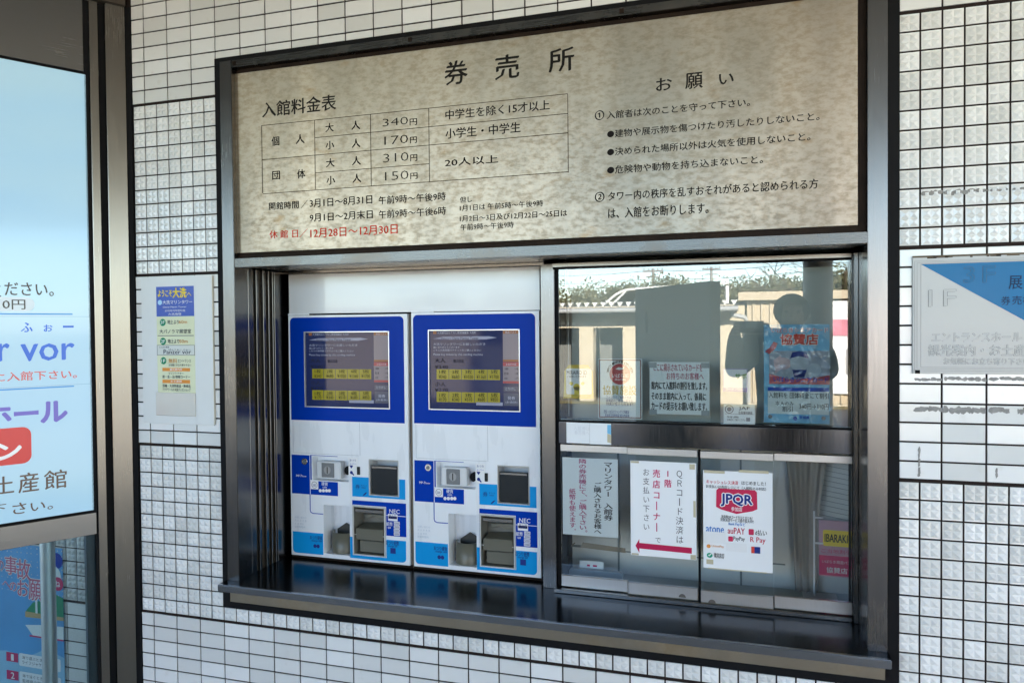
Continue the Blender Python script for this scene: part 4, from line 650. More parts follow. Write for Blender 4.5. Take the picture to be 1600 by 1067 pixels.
# ================================================================ notices behind and on the windows
def sheet(name, label, cat, r, y, m, group=None, th=.5, tilt=0):
    x0, z0, x1, z1 = r
    t = thing(name, label, cat, P((x0+x1)/2, y, z0), group)
    b = MB()
    n = 8; v = []; f = []
    for i in range(n+1):
        for k in (0, 1):
            u = i/n; v.append((x0+(x1-x0)*u, y + 0.7*math.sin(u*5+x0)*.6 + (.4 if k else 0), z0 if k == 0 else z1))
    for i in range(n): f.append((2*i, 2*i+2, 2*i+3, 2*i+1))
    m2 = len(v); v += [(q[0], q[1]+th, q[2]) for q in v]; f += [tuple(m2+i for i in q[::-1]) for q in f]
    f += [(1, 0, m2, m2+1), (2*n, 2*n+1, m2+2*n+1, m2+2*n)]
    b.add(v, f); b.build('sheet', m, t); return t
yf = 207.9; yl = 207.35; yll = 207.2
# discount notice
t = sheet('discount_notice', 'pale blue discount notice with two rose lines and three black lines', 'notice', RC['wc'], 209.2, SHEETB, 'notices behind the upper window')
letters(t, 'wc_red', paper('notice_rose', (.42,.06,.12)), 207.6, .008); letters(t, 'wc_blk', INKK, 207.6, .018)
r = RC['wc']; b = MB()
for x, z in ((r[0], r[1]), (r[2]-22, r[1]), (r[0], r[3]-16), (r[2]-22, r[3]-16)): b.box(x-2, x+22, 207.4, 207.6, z-2, z+14)
b.build('grey_tape', mat('grey_tape', (.30,.34,.36), .4), t)
# member store poster
t = sheet('fan_club_poster', 'upright framed poster with a round red badge and gold heading, behind the upper window', 'poster', RC['wb'], 209.2, SHEETB, 'notices behind the upper window')
r = RC['wb']; b = MB(); b.frame(r[0]+3, r[1]+3, r[2]-3, r[3]-3, 3, 208.0, 208.4); b.build('brown_border', paper('border_brown', (.25,.10,.08)), t)
q = RC['wb_circ']; cx, cz = (q[0]+q[2])/2, (q[1]+q[3])/2; b = MB(); b.disc(cx, cz, 33, 207.9, 208.2, 0, 32); b.build('red_badge', paper('badge_red', (.45,.05,.06)), t)
b = MB(); b.prism([(cx-14, cz+16), (cx-4, cz+22), (cx+8, cz+20), (cx+14, cz+24), (cx+10, cz+15), (cx-2, cz+13)], 207.5, 207.8); b.build('bird_mark', INKW, t)
mb = MB()
for k, ch in enumerate('HELLO IBARAKI Fan Club'):
    a = math.radians(168 - 156*k/21); mb.text(ch, cx+39*math.cos(a)-3, cz+39*math.sin(a)-4, cx+39*math.cos(a)+3, cz+39*math.sin(a)+4, 207.8, 0, .01) if ch != ' ' else None
mb.build('arched_lettering', INKK, t)
D['wb_dark'] = D['wb_dark'][:-1]
letters(t, 'wb_white', INKW, 207.6, .02); letters(t, 'wb_gold', GOLD, 207.6, .02); letters(t, 'wb_dark', INKN, 207.6, .006)
# small yellow card
t = thing('yellow_bordered_card', 'small rounded card with a yellow border at the left of the upper window', 'notice', P(1208, 209, 774), 'notices behind the upper window')
r = RC['wa']; b = MB(); b.prism([(r[0], r[1]), (r[2], r[1]), (r[2]-4, r[3]-20), (r[2]-18, r[3]), (r[0]+18, r[3]), (r[0]+4, r[3]-20)], 209, 209.5); b.build('sheet', paper('yellow_border', (.68,.50,.06)), t)
q = RC['wa_in']; b = MB(); b.rrect(*q, 6, 208.4, 208.8); b.build('white_field', SHEET, t)
b = MB(); b.disc(1202, 811, 11, 207.9, 208.2).disc(1184, 822, 6, 207.9, 208.2).disc(1222, 822, 6, 207.9, 208.2).box(1194, 1211, 207.9, 208.2, 787, 811); b.build('smiling_mark', INKY, t)
letters(t, 'wa_blk', INKK, 207.9, .01)
# support sticker, membership sticker
t = sheet('purple_edged_sticker', 'small white sticker with green letters and a purple edge, middle of the upper window', 'sticker', RC['wd'], 209.2, SHEET, 'notices behind the upper window')
r = RC['wd']; b = MB(); b.frame(r[0]+.5, r[1]+.5, r[2]-.5, r[3]-.5, 1.5, 208.1, 208.4).box(r[0]+2, r[2]-2, 208.1, 208.4, r[1]+2, r[1]+13); b.build('purple_border', paper('lilac_border', (.30,.22,.50)), t)
letters(t, 'wd_grn', paper('leaf_green', (.15,.35,.08)), 207.7, .03); letters(t, 'wd_pnk', INKW, 207.7, .0)
t = sheet('member_sticker', 'white sticker with a round black emblem in the lower middle of the upper window', 'sticker', RC['we'], 209.2, SHEETB, 'notices behind the upper window')
b = MB(); b.disc(1673, 751, 13, 208, 208.4, 0, 24); b.box(1660, 1744, 208, 208.4, 736.5, 737.5).box(1722, 1733, 208, 208.4, 716, 727); b.build('black_mark', INKG, t); b = MB(); b.disc(1673, 751, 10, 207.6, 207.9, 0, 24); b.build('emblem_ring', SHEETB, t)
b = MB(); b.disc(1673, 751, 7, 207.2, 207.5, 0, 20); b.build('emblem_core', INKG, t)
letters(t, 'we_blk', INKK, 207.6, .012)
# senior card poster in a clear sleeve
t = sheet('blue_store_poster', 'large blue poster in a wrinkled clear sleeve behind the upper window', 'poster', RC['wf'], 210.2, SKYB, 'notices behind the upper window')
r = RC['wf']; q = RC['wf_pic']; x1 = r[2]
b = MB(); b.rrect(q[0], q[1], x1, q[3], 6, 209.0, 209.4, 0, (1,0,0,1)); b.build('picture', mat('lavender_print', (.28,.33,.42), .4, var=.2, nscale=18), t)
b = MB(); b.prism([(q[0], q[1]), (x1, q[1]), (x1, q[1]+28), (x1-40, q[1]+20), (q[0]+60, q[1]+14), (q[0], q[1]+30)], 208.5, 208.8); b.prism([(1776, 925), (1790, 938), (1800, 955), (1812, 950), (1806, 935), (1788, 918)], 208.5, 208.8); b.build('red_swash', paper('swash_red', (.50,.10,.12)), t)
b = MB(); b.disc(1828, 890, 22, 208.3, 208.6, 0, 20, 18); b.prism([(1800, 900), (1820, 915), (1830, 880), (1805, 860)], 208.2, 208.5); b.build('pale_figure', paper('pale_print_pink', (.55,.42,.45)), t)
b = MB(); b.disc(1872, 892, 26, 208.0, 208.3, 0, 22, 24); b.disc(1912, 872, 20, 208.0, 208.3, 0, 20); b.build('round_shape', paper('pale_print_blue', (.45,.52,.60)), t)
b = MB(); b.prism([(1846, 906), (1852, 922), (1872, 928), (1892, 922), (1898, 906), (1872, 912)], 207.7, 208.0); b.prism([(1858, 850), (1886, 850), (1892, 872), (1852, 872)], 207.7, 208); b.build('navy_shape', INKN, t)
b = MB(); q = RC['wf_note']; b.box(q[0], x1-2, 208.6, 209, q[1], q[3]-10); b.build('note_strip', SHEETB, t)
b = MB(); q = RC['wf_bar']; b.box(q[0], x1-2, 208.5, 208.9, q[1], q[3]); b.disc(1860, 728, 6, 208.6, 209, 0, 16); b.build('blue_bar', INKB, t)
b = MB(); b.disc(1790, 732, 6, 208.6, 209, 0, 16).disc(1938, 731, 6, 208.6, 209, 0, 16); b.build('suction_disc', GREYP, t)
mb = MB()
for s, x0, z0, x1_, z1 in D['wf_red']+D['wf_wht']: mb.text(s, x0, z0, min(x1_, x1-4), z1, 208.4, 0, .09)
mb.build('lettering_outline', INKW, t)
for k, m_, w_ in (('wf_red', INKR, .035), ('wf_wht', INKP, .01), ('wf_blue', INKB, .03), ('wf_blk', INKK, .012)):
    mb = MB()
    for s, x0, z0, x1_, z1 in D[k]: mb.text(s, x0, z0, min(x1_, x1-3), z1, 207.9, 0, w_)
    mb.build('lettering', m_, t)
q = RC['wf_bag']; n, k = 26, 34; v = []; f = []; rnd = random.Random(3)
cre = [(rnd.uniform(0, 1), rnd.uniform(0, 1), rnd.uniform(-1.5, 1.5), rnd.uniform(.8, 2.0)) for _ in range(26)]
for i in range(n+1):
    for j in range(k+1):
        u, w2 = i/n, j/k; d = 0
        for (a, c, th, s_) in cre:
            e = (u-a)*math.cos(th) + (w2-c)*math.sin(th); l = -(u-a)*math.sin(th) + (w2-c)*math.cos(th)
            d += s_*math.exp(-(e/.03)**2 - (l/.25)**2)
        v.append((q[0] + (q[2]-q[0])*u, 207.6 - min(d, 3.2)*.0 + .0 - 0.0 - 0.15*min(d, 3), q[1] + (q[3]-q[1])*w2))
for i in range(n):
    for j in range(k): a = i*(k+1)+j; f.append((a, a+k+1, a+k+2, a+1))
b = MB(); b.add(v, f, 0, True)
FILM2 = glass('wrinkled_sleeve_film', (.96,.98,.985), .0, .8, .12); nt = FILM2.node_tree
tc = nd(nt, 'ShaderNodeTexCoord'); vz = nd(nt, 'ShaderNodeTexVoronoi'); vz.feature = 'DISTANCE_TO_EDGE'; vz.inputs['Scale'].default_value = 22
nz = nd(nt, 'ShaderNodeTexNoise'); nz.inputs['Scale'].default_value = 9; mxv = nd(nt, 'ShaderNodeMix', data_type='RGBA'); mxv.inputs[0].default_value = .25
nt.links.new(tc.outputs['Object'], nz.inputs['Vector']); nt.links.new(tc.outputs['Object'], mxv.inputs[6]); nt.links.new(nz.outputs['Color'], mxv.inputs[7]); nt.links.new(mxv.outputs[2], vz.inputs['Vector'])
bp = nd(nt, 'ShaderNodeBump'); bp.inputs['Strength'].default_value = .6; bp.inputs['Distance'].default_value = .02; nt.links.new(vz.outputs['Distance'], bp.inputs['Height'])
for n_ in nt.nodes:
    if n_.type in ('BSDF_GLOSSY', 'FRESNEL'): nt.links.new(bp.outputs[0], n_.inputs['Normal'])
b.build('clear_sleeve', FILM2, t)
# lower window sheets
t = sheet('machine_direction_notice', 'pale blue sheet of vertical black and rose writing behind the leftmost lower pane', 'notice', RC['pa'], 211.2, SHEETB, 'notices on the lower panes')
vletters(t, 'pa_blk', INKK, 210.4, .022); vletters(t, 'pa_red', paper('vertical_rose', (.42,.05,.16)), 210.4, .016)
q = RC['tape']; b = MB(); b.prism([(q[0], q[1]+4), (q[2], q[1]-2), (q[2], q[1]+13), (q[0]+9, q[3]-5)], 210.6, 210.9); b.prism([(1178, 296), (1190, 308), (1194, 307), (1181, 293)], 210.6, 210.9); b.build('brown_tape', mat('brown_tape', (.20,.17,.12), .4), t)
t = sheet('payment_direction_notice', 'white sheet with large red vertical words over a red arrow, on the second lower pane', 'notice', RC['pb'], 192.6, SHEET, 'notices on the lower panes')
vletters(t, 'pb_gry', paper('thin_grey_ink', (.10,.10,.11)), 191.9); vletters(t, 'pb_red', PINK, 191.9, .018)
b = MB(); b.prism([(1390, 319), (1402, 341), (1402, 328.5), (1562, 325.5), (1562, 307.5), (1402, 311), (1402, 297)], 191.6, 192.0); b.build('red_arrow', paper('arrow_red', (.48,.02,.08)), t)
b = MB()
for q in ((1377, 1402, 578, 584), (1556, 1572, 566, 582), (1558, 1574, 290, 304), (1378, 1400, 290, 295), (1567, 1574, 420, 470)): b.box(q[0], q[1], 191.5, 191.9, q[2], q[3])
b.build('yellowed_tape', TAPE, t)
t = sheet('cashless_notice', 'white sheet with a red shield badge and rows of payment marks', 'notice', RC['pc'], 180.6, SHEET, 'notices on the lower panes')
q = RC['pc_logo']; b = MB(); cx = (q[0]+q[2])/2
b.prism([(cx, q[1]), (q[2]-14, q[1]+11), (q[2], q[1]+18), (q[2]-1, q[3]-6), (q[2]-7, q[3]), (q[0]+7, q[3]), (q[0]+1, q[3]-6), (q[0], q[1]+18), (q[0]+14, q[1]+11)], 179.6, 180.0)
for k in ('pc_i1', 'pc_i2'): p_ = RC[k]; b.rrect(*p_, 3, 179.6, 180.0)
b.build('red_badge', paper('shield_red', (.55,.03,.09)), t)
b = MB(); b.rrect(1649, 461, 1738, 505, 8, 179.2, 179.5); 
mb = MB()
for s, x0, z0, x1_, z1 in D['pc_navy']: mb.text(s, x0, z0, x1_, z1, 179.2, 0, .11)
mb.build('lettering_outline', INKW, t)
letters(t, 'pc_navy', INKN, 178.8, .035); letters(t, 'pc_wht', INKW, 179.2, .01); letters(t, 'pc_red', paper('pay_red', (.55,.03,.07)), 179.6, .012); letters(t, 'pc_blk', INKK, 179.6, .01); letters(t, 'pc_blu', paper('pay_blue', (.04,.20,.55)), 179.6, .02); letters(t, 'pc_org', INKO, 179.6, .01)
b = MB(); p_ = RC['pc_i3']; b.disc((p_[0]+p_[2])/2, (p_[1]+p_[3])/2, 6, 179.6, 180, 0, 8); b.build('orange_mark', INKO, t)
b = MB(); p_ = RC['pc_i4']; b.disc((p_[0]+p_[2])/2, (p_[1]+p_[3])/2, 8.5, 179.6, 180, 0, 20, 7.5); b.build('green_mark', paper('bubble_green', (.02,.36,.22)), t)
b = MB(); b.prism([(1611, 311), (1614, 308), (1621, 315), (1619.5, 317), (1614, 312), (1612, 313)], 179.1, 179.4); b.build('tick', INKW, t)
b = MB(); p_ = RC['pc_i5']; b.box(p_[0], p_[0]+9, 179.6, 180, p_[1], p_[3]); b.build('card_mark_red', INKR, t); b = MB(); b.box(p_[0]+9, p_[2], 179.6, 180, p_[1], p_[3]); b.build('card_mark_blue', INKN, t)
b = MB()
for k in ('pc_s1', 'pc_s2'): p_ = RC[k]; b.box(p_[0], p_[2], 179.5, 179.9, p_[1], p_[3])
b.build('patch', mat('patch_paper', (.76,.77,.78), .35), t)
b = MB()
for q in ((1600, 1660, 560, 568), (1700, 1785, 566, 574), (1606, 1626, 284, 298), (1610, 1780, 270, 273)): b.box(q[0], q[1], 179.4, 179.8, q[2], q[3])
b.build('yellowed_tape', TAPE, t)
q = RC['mr_note']; t = thing('blank_taped_note', 'blank white note taped to the steel rail between upper and lower windows', 'note', P(1247, 189, 627), None)
b = MB(); b.box(1172, 1247, 188.8, 189.7, 633, 699).box(1247.6, 1316, 188.6, 189.7, 632, 699); b.build('sheet', SHEET, t)
b = MB(); b.prism([(1304, 668), (1316, 664), (1316, 695), (1304, 695)], 188.0, 188.5); b.build('blue_corner', SKYB, t); b = MB(); b.prism([(1304, 640), (1316, 637), (1316, 663), (1304, 667)], 188.0, 188.5); b.build('tape_corner', TAPE, t)
letters(t, 'mr_txt', mat('faint_trace', (.66,.67,.70), .6), 188.4, .0)
# inside the office: roller blind with its bead chain, counter, partition, curtain, card rack
BL = mat('grey_blind_cloth', (.43,.45,.42), .8, var=.03)
b = MB(); b.box(1166, 1996, 300, 303, 690, 1178); o = b.build('roller_blind', BL); tag(o, 'grey roller blind lowered behind the upper window', 'blind')
b = MB()
for i in range(74): z = 715 + i*6.4; b.add([(1166+3*q[0], 250+3*q[1], z+3*q[2]) for q in ((1,0,0),(0,1,0),(-1,0,0),(0,-1,0),(0,0,1),(0,0,-1))], [(0,1,4),(1,2,4),(2,3,4),(3,0,4),(1,0,5),(2,1,5),(3,2,5),(0,3,5)])
b.tube([(1166, 250, 712), (1166, 250, 1190)], .8, 5); o = b.build('bead_chain', mat('pale_beads', (.6,.6,.58), .35)); tag(o, 'pale bead chain hanging at the left edge of the upper window', 'chain')
b = MB(); b.box(1140, 2060, 245, 900, 120, 150); o = b.build('inner_counter', mat('pale_counter', (.45,.48,.46), .5)); tag(o, 'pale inner counter behind the lower panes', 'counter')
PT = mat('pale_green_partition', (.57,.60,.57), .7, var=.04)
pt = thing('partition', 'pale grey green partition panels behind the lower panes', 'partition', P(1600, 520, 150))
b = MB(); b.box(1135, 2300, 420, 430, 150.5, 640); b.build('panel', PT, pt)
b = MB(); b.box(1296, 1302, 414, 419.8, 150.5, 640).box(1135, 1300, 414, 419.8, 232, 238).box(1700, 1706, 414, 419.8, 150.5, 640).box(1300, 1840, 414, 419.8, 228, 231); b.build('seam', mat('partition_seam', (.16,.19,.19), .6), pt)
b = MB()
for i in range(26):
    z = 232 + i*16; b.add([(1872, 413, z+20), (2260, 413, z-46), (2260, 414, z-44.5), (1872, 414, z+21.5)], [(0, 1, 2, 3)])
b.build('blind_slats', mat('slat_grey', (.26,.30,.29), .6), pt, split=False)  # slanted blind lines in plain grey
b = MB(); b.rrect(1150, 152, 1330, 192, 10, 300, 320); o = b.build('paper_tray', mat('grey_blue_tray', (.26,.33,.36), .3)); tag(o, 'grey blue paper tray lying on the counter behind the leftmost lower pane', 'tray')
b = MB(); b.box(1180, 1262, 330, 331, 190, 214); tg = b.build('tag_card', SHEETB); tag(tg, 'small clear tag with red marks standing by the paper tray', 'tag')
b = MB(); b.box(1206, 1216, 329, 329.8, 196, 202).box(1226, 1240, 329, 329.8, 196, 202); b.build('red_mark', PINK, tg)
v = []; f = []; n = 30
for i in range(n+1):
    u = i/n
    for z, xa, xb in ((620, 1836, 1966), (420, 1858, 1940), (160, 1868, 1935)):
        v.append((xa+(xb-xa)*u, 380 + 7*math.sin(u*22), z))
for i in range(n):
    for k in range(2): a = i*3+k; f.append((a, a+1, a+4, a+3))
m2 = len(v); v += [(q[0], q[1]+2, q[2]) for q in v]; f += [tuple(m2+k for k in q[::-1]) for q in f]
b = MB(); b.add(v, f, 0, True); o = b.build('curtain', mat('beige_curtain', (.36,.33,.29), .85)); tag(o, 'beige curtain gathered behind the rightmost lower pane', 'curtain')
rk = thing('card_rack', 'thin white rack holding a pink and yellow card behind the rightmost lower pane', 'rack', P(1980, 440, 150))
b = MB(); b.tube([(1924, 370, 150), (1924, 370, 420)], 3, 8).tube([(1924, 370, 400), (1950, 370, 400)], 3, 8).tube([(1924, 370, 320), (1950, 370, 320)], 3, 8).box(1890, 1990, 340, 400, 150.2, 154); b.build('stand', INKW, rk)
b = MB(); b.box(1938, 2044, 376, 378, 216, 392); b.build('card', mat('pink_card', (.50,.30,.36), .5), rk)
q = (1938, 2044)
b = MB(); b.box(1938.5, 2043.5, 375, 375.8, 220, 282); b.build('crimson_band', PINK, rk); b = MB(); b.rrect(1950, 312, 2026, 362, 5, 375, 375.8); b.build('yellow_field', INKY, rk)
mb = MB(); mb.text('IBARAKI', 1955, 325, 2021, 350, 374.6, 0, .02); mb.build('lettering', INKK, rk)
mb = MB(); mb.text('ご当地割引', 1945, 290, 2030, 303, 374.6); mb.build('lettering', PINK, rk)
mb = MB(); mb.text('協賛店', 1960, 228, 2020, 246, 374.6, 0, .02).text('いばらき周遊パス', 1947, 258, 2030, 268, 374.6); mb.build('lettering', INKW, rk)
# ================================================================ the forecourt seen in the reflections
def grd(name, col, rough, x0, x1, y0, y1, z, bump=.4, ns=40, kind='structure'):
    me = bpy.data.meshes.new(name); me.from_pydata([(x0, y0, z), (x1, y0, z), (x1, y1, z), (x0, y1, z)], [], [(0, 1, 2, 3)])
    me.materials.append(mat(name+'_surface', col, rough, var=.3, nscale=ns, bump=bump)); o = obj_link(name, me); o['kind'] = kind; return o
grd('ground', (.16,.15,.13), .9, -400, 400, -400, 400, -.008)
grd('pavement', (.30,.285,.26), .75, -30, 30, -12.4, .2, -.004)
grd('grass_strip', (.20,.17,.07), .9, -12, 20, -12.95, -12.45, .0, .8)
def mbm(): return MB(lambda x, y, z: Vector((x, y, z)))
def corr(b, x0, x1, y, z0, z1, pitch=.16, d=.03):      # ribbed cladding as one folded sheet
    v = []; f = []; x = x0; k = 0
    while x < x1:
        for dx, dy in ((0, 0), (.55, 0), (.65, d), (.9, d)):
            v += [(x+dx*pitch, y+dy, z0), (x+dx*pitch, y+dy, z1)]
        x += pitch
    n = len(v)//2
    for i in range(n-1): f.append((2*i, 2*i+1, 2*i+3, 2*i+2))
    b.add(v, f)
CLAD = mat('cream_cladding', (.46,.385,.28), .6, var=.04); PLAS = mat('cream_plaster', (.50,.44,.335), .8, var=.05)
WHITEP = mat('white_painted_steel', (.7,.7,.68), .4); GUT = mat('grey_gutter', (.34,.35,.36), .5)
s = thing('storage_building', 'long low cream ribbed metal building with a plain cream fascia across the forecourt', 'building', Vector((6, -15, 0)))
b = mbm(); b.box(1.66, 14, -19, -13.04, 0, 2.05); b.build('wall', PLAS, s)
b = mbm(); corr(b, 1.66, 14, -13.03, 0.05, 2.04); b.build('cladding', CLAD, s)
b = mbm(); b.box(1.50, 14.2, -19.2, -12.85, 2.05, 2.21); b.build('roof_fascia', CLAD, s)
b = mbm(); b.box(3.14, 6.4, -12.98, -12.94, .25, 2.02); bd = b.build('display_board', SHEET, s)
b = mbm(); b.box(3.14, 3.62, -12.93, -12.925, 1.35, 1.66).box(3.7, 5.2, -12.93, -12.925, 1.3, 1.42); b.build('crimson_block', mat('faded_rose', (.55,.20,.27), .5), bd)
b = mbm(); b.box(3.45, 4.1, -12.93, -12.926, .62, 1.1).box(4.3, 5.6, -12.93, -12.926, .5, 1.2); b.build('photo_block', mat('grey_photo', (.32,.32,.33), .5, var=.5, nscale=9), bd)
b = mbm(); b.tube([(1.35, -12.75, 1.78), (1.62, -12.8, 1.72), (1.68, -12.9, 1.6), (1.68, -12.92, .05)], .045, 8); o = b.build('downpipe', GUT, s)
s = thing('old_wing', 'old cream plastered building with grey tiled eaves and dark doorways across the forecourt', 'building', Vector((-2, -15, 0)))
b = mbm()
xs = [-2.55, -1.72, -1.42, -.80, .86, 1.08]; doors = [(-9, -8.1), (-6.3, -5.4), (-4.3, -3.4), (-2.55, -1.72), (-1.42, -.80), (.86, 1.10)]
x = -14.0
for d0, d1 in doors: b.box(x, d0, -13.3, -13.04, 0, 1.54); x = d1
b.box(x, 1.62, -13.3, -13.04, 0, 1.54).box(-14, 1.62, -13.3, -13.04, 1.54, 1.98).box(-14, 1.62, -18.6, -18.4, 0, 1.98); b.build('wall', PLAS, s)
for d0, d1 in doors:
    b = mbm(); b.box(d0, d1, -13.85, -13.8, 0, 1.54); b.build('door', mat('grey_door', (.16,.17,.17), .5), s)
b = mbm(); b.box(-14.2, 1.5, -13.3, -12.55, 1.86, 1.93); b.add([(-14.2, -12.6, 1.935), (1.5, -12.6, 1.935), (1.5, -15.8, 2.08), (-14.2, -15.8, 2.08)], [(0, 1, 2, 3)])
b.build('roof', mat('grey_roof_tile', (.10,.10,.105), .6, var=.3), s)
b = mbm(); b.tube([(-14.2, -12.5, 1.885), (1.5, -12.5, 1.885)], .05, 8); b.build('gutter', GUT, s)
b = mbm(); x = -14.1
while x < 1.45: b.add([(x, -12.58, 2.05), (x+.12, -12.58, 2.05), (x+.06, -12.58, 1.95), (x, -12.72, 2.06), (x+.12, -12.72, 2.06), (x+.06, -12.72, 1.97)], [(0, 2, 1), (3, 4, 5), (0, 1, 4, 3), (1, 2, 5, 4), (2, 0, 3, 5)]); x += .17
b.build('eaves_tiles', mat('pale_tile_ends', (.6,.6,.58), .6), s, split=False)
s = thing('arched_roof', 'white arched steel roof truss rising behind the old cream building', 'roof structure', Vector((-.5, -16.5, 0)))
b = mbm()
for dy in (0, -2.4):
    pts = [(-2.0 + t*.1, -16+dy, 1.80 + .66*math.sin(min(1, t/9)*math.pi/2)) for t in range(10)] + [(-.4, -16+dy, 2.50), (1.25, -16+dy, 2.56)]
    b.tube(pts, .035, 6); b.tube([(-1.75, -16+dy, 1.9), (-1.2, -16+dy, 2.42)], .03, 6).tube([(-2.0, -16+dy, 1.8), (-1.5, -16+dy, 2.1)], .025, 6).tube([(-1.7, -16+dy, 2.2), (-1.55, -16+dy, 2.15)], .02, 6)
for x in (-1.9, 1.2): b.tube([(x, -16, 0), (x, -16, 1.9 if x < -1 else 2.5)], .05, 6)
b.build('truss', WHITEP, s, split=False)
b = mbm(); b.add([(-1.1, -16.1, 2.44), (1.25, -16.1, 2.5), (1.25, -22, 2.7), (-1.1, -22, 2.65), (-1.9, -16.1, 1.85), (-1.9, -22, 1.95)], [(0, 1, 2, 3), (4, 0, 3, 5)]); b.build('roof_sheet', mat('tan_sheet', (.28,.25,.20), .7), s)
# pillar, pierced wall, photographer
b = mbm(); b.tube([(2.33, -5.0, 0), (2.33, -5.0, 2.999)], .13, 28); o = b.build('canopy_pillar', mat('grey_pillar_paint', (.30,.29,.27), .45)); tag(o, 'round grey pillar holding up the canopy in the reflection', 'pillar')
pw = thing('pierced_wall_panel', 'dark grey free standing wall panel pierced by pointed oval holes in the reflection', 'panel', Vector((1.1, -3.5, 0)))
def pierced():
    ax, ay, bx, by = .78, -4.0, 1.46, -3.0
    holes = [(.18, 1.60, .028, .10), (.40, 1.13, .028, .10)]
    us = [0, 1]; bm = bmesh.new(); n = 16
    th = Vector(((by-ay), -(bx-ax), 0)).normalized()*.08
    def pt(u, z): return Vector((ax+(bx-ax)*u, ay+(by-ay)*u, z))
    segs = [(0.0, .18), (.18, .40), (.40, 1.0)]
    mb_ = mbm(); L_ = math.hypot(bx-ax, by-ay)
    # each hole splits its own square cell; the rest is plain
    cells = [(h[0]-.06, h[0]+.06, h[1]-.13, h[1]+.13, h) for h in holes]
    ucut = sorted({0, 1, *[c[0] for c in cells], *[c[1] for c in cells]}); zcut = sorted({0, 1.885, *[c[2] for c in cells], *[c[3] for c in cells]})
    def quad(q): mb_.add([tuple(v) for v in q] + [tuple(v+th) for v in q], [(0, 1, 2, 3), (7, 6, 5, 4)])
    for i in range(len(ucut)-1):
        for j in range(len(zcut)-1):
            u0, u1, z0, z1 = ucut[i], ucut[i+1], zcut[j], zcut[j+1]
            hc = [c for c in cells if abs(c[0]-u0) < 1e-6 and abs(c[2]-z0) < 1e-6]
            if not hc: quad([pt(u0, z0), pt(u1, z0), pt(u1, z1), pt(u0, z1)]); continue
            h = hc[0][4]; ring = [(h[0]+h[2]/L_*math.cos(2*math.pi*k/n), h[1]+h[3]*math.sin(2*math.pi*k/n)) for k in range(n)]
            def edge(k):
                a = 2*math.pi*k/n; c, s_ = math.cos(a), math.sin(a); m_ = max(abs(c), abs(s_)); return ((u0+u1)/2+(u1-u0)/2*c/m_, (z0+z1)/2+(z1-z0)/2*s_/m_)
            for k in range(n):
                a, b2 = ring[k], ring[(k+1) % n]; e0, e1 = edge(k), edge(k+1)
                quad([pt(*a), pt(*e0), pt(*e1), pt(*b2)])
                mb_.add([tuple(pt(*a)), tuple(pt(*b2)), tuple(pt(*b2)+th), tuple(pt(*a)+th)], [(0, 1, 2, 3)])
    e = [pt(0, 0), pt(1, 0), pt(1, 1.885), pt(0, 1.885)]
    mb_.add([tuple(v) for v in e] + [tuple(v+th) for v in e], [(0, 1, 5, 4), (1, 2, 6, 5), (2, 3, 7, 6), (3, 0, 4, 7)])
    return mb_
pierced().build('panel', mat('dark_grey_panel', (.13,.135,.13), .6), pw, split=False)
b = mbm(); b.box(.70, 1.0, -4.15, -3.75, 0, .06).box(1.3, 1.6, -3.25, -2.85, 0, .06); b.build('foot', mat('panel_foot', (.1,.1,.1), .7), pw)
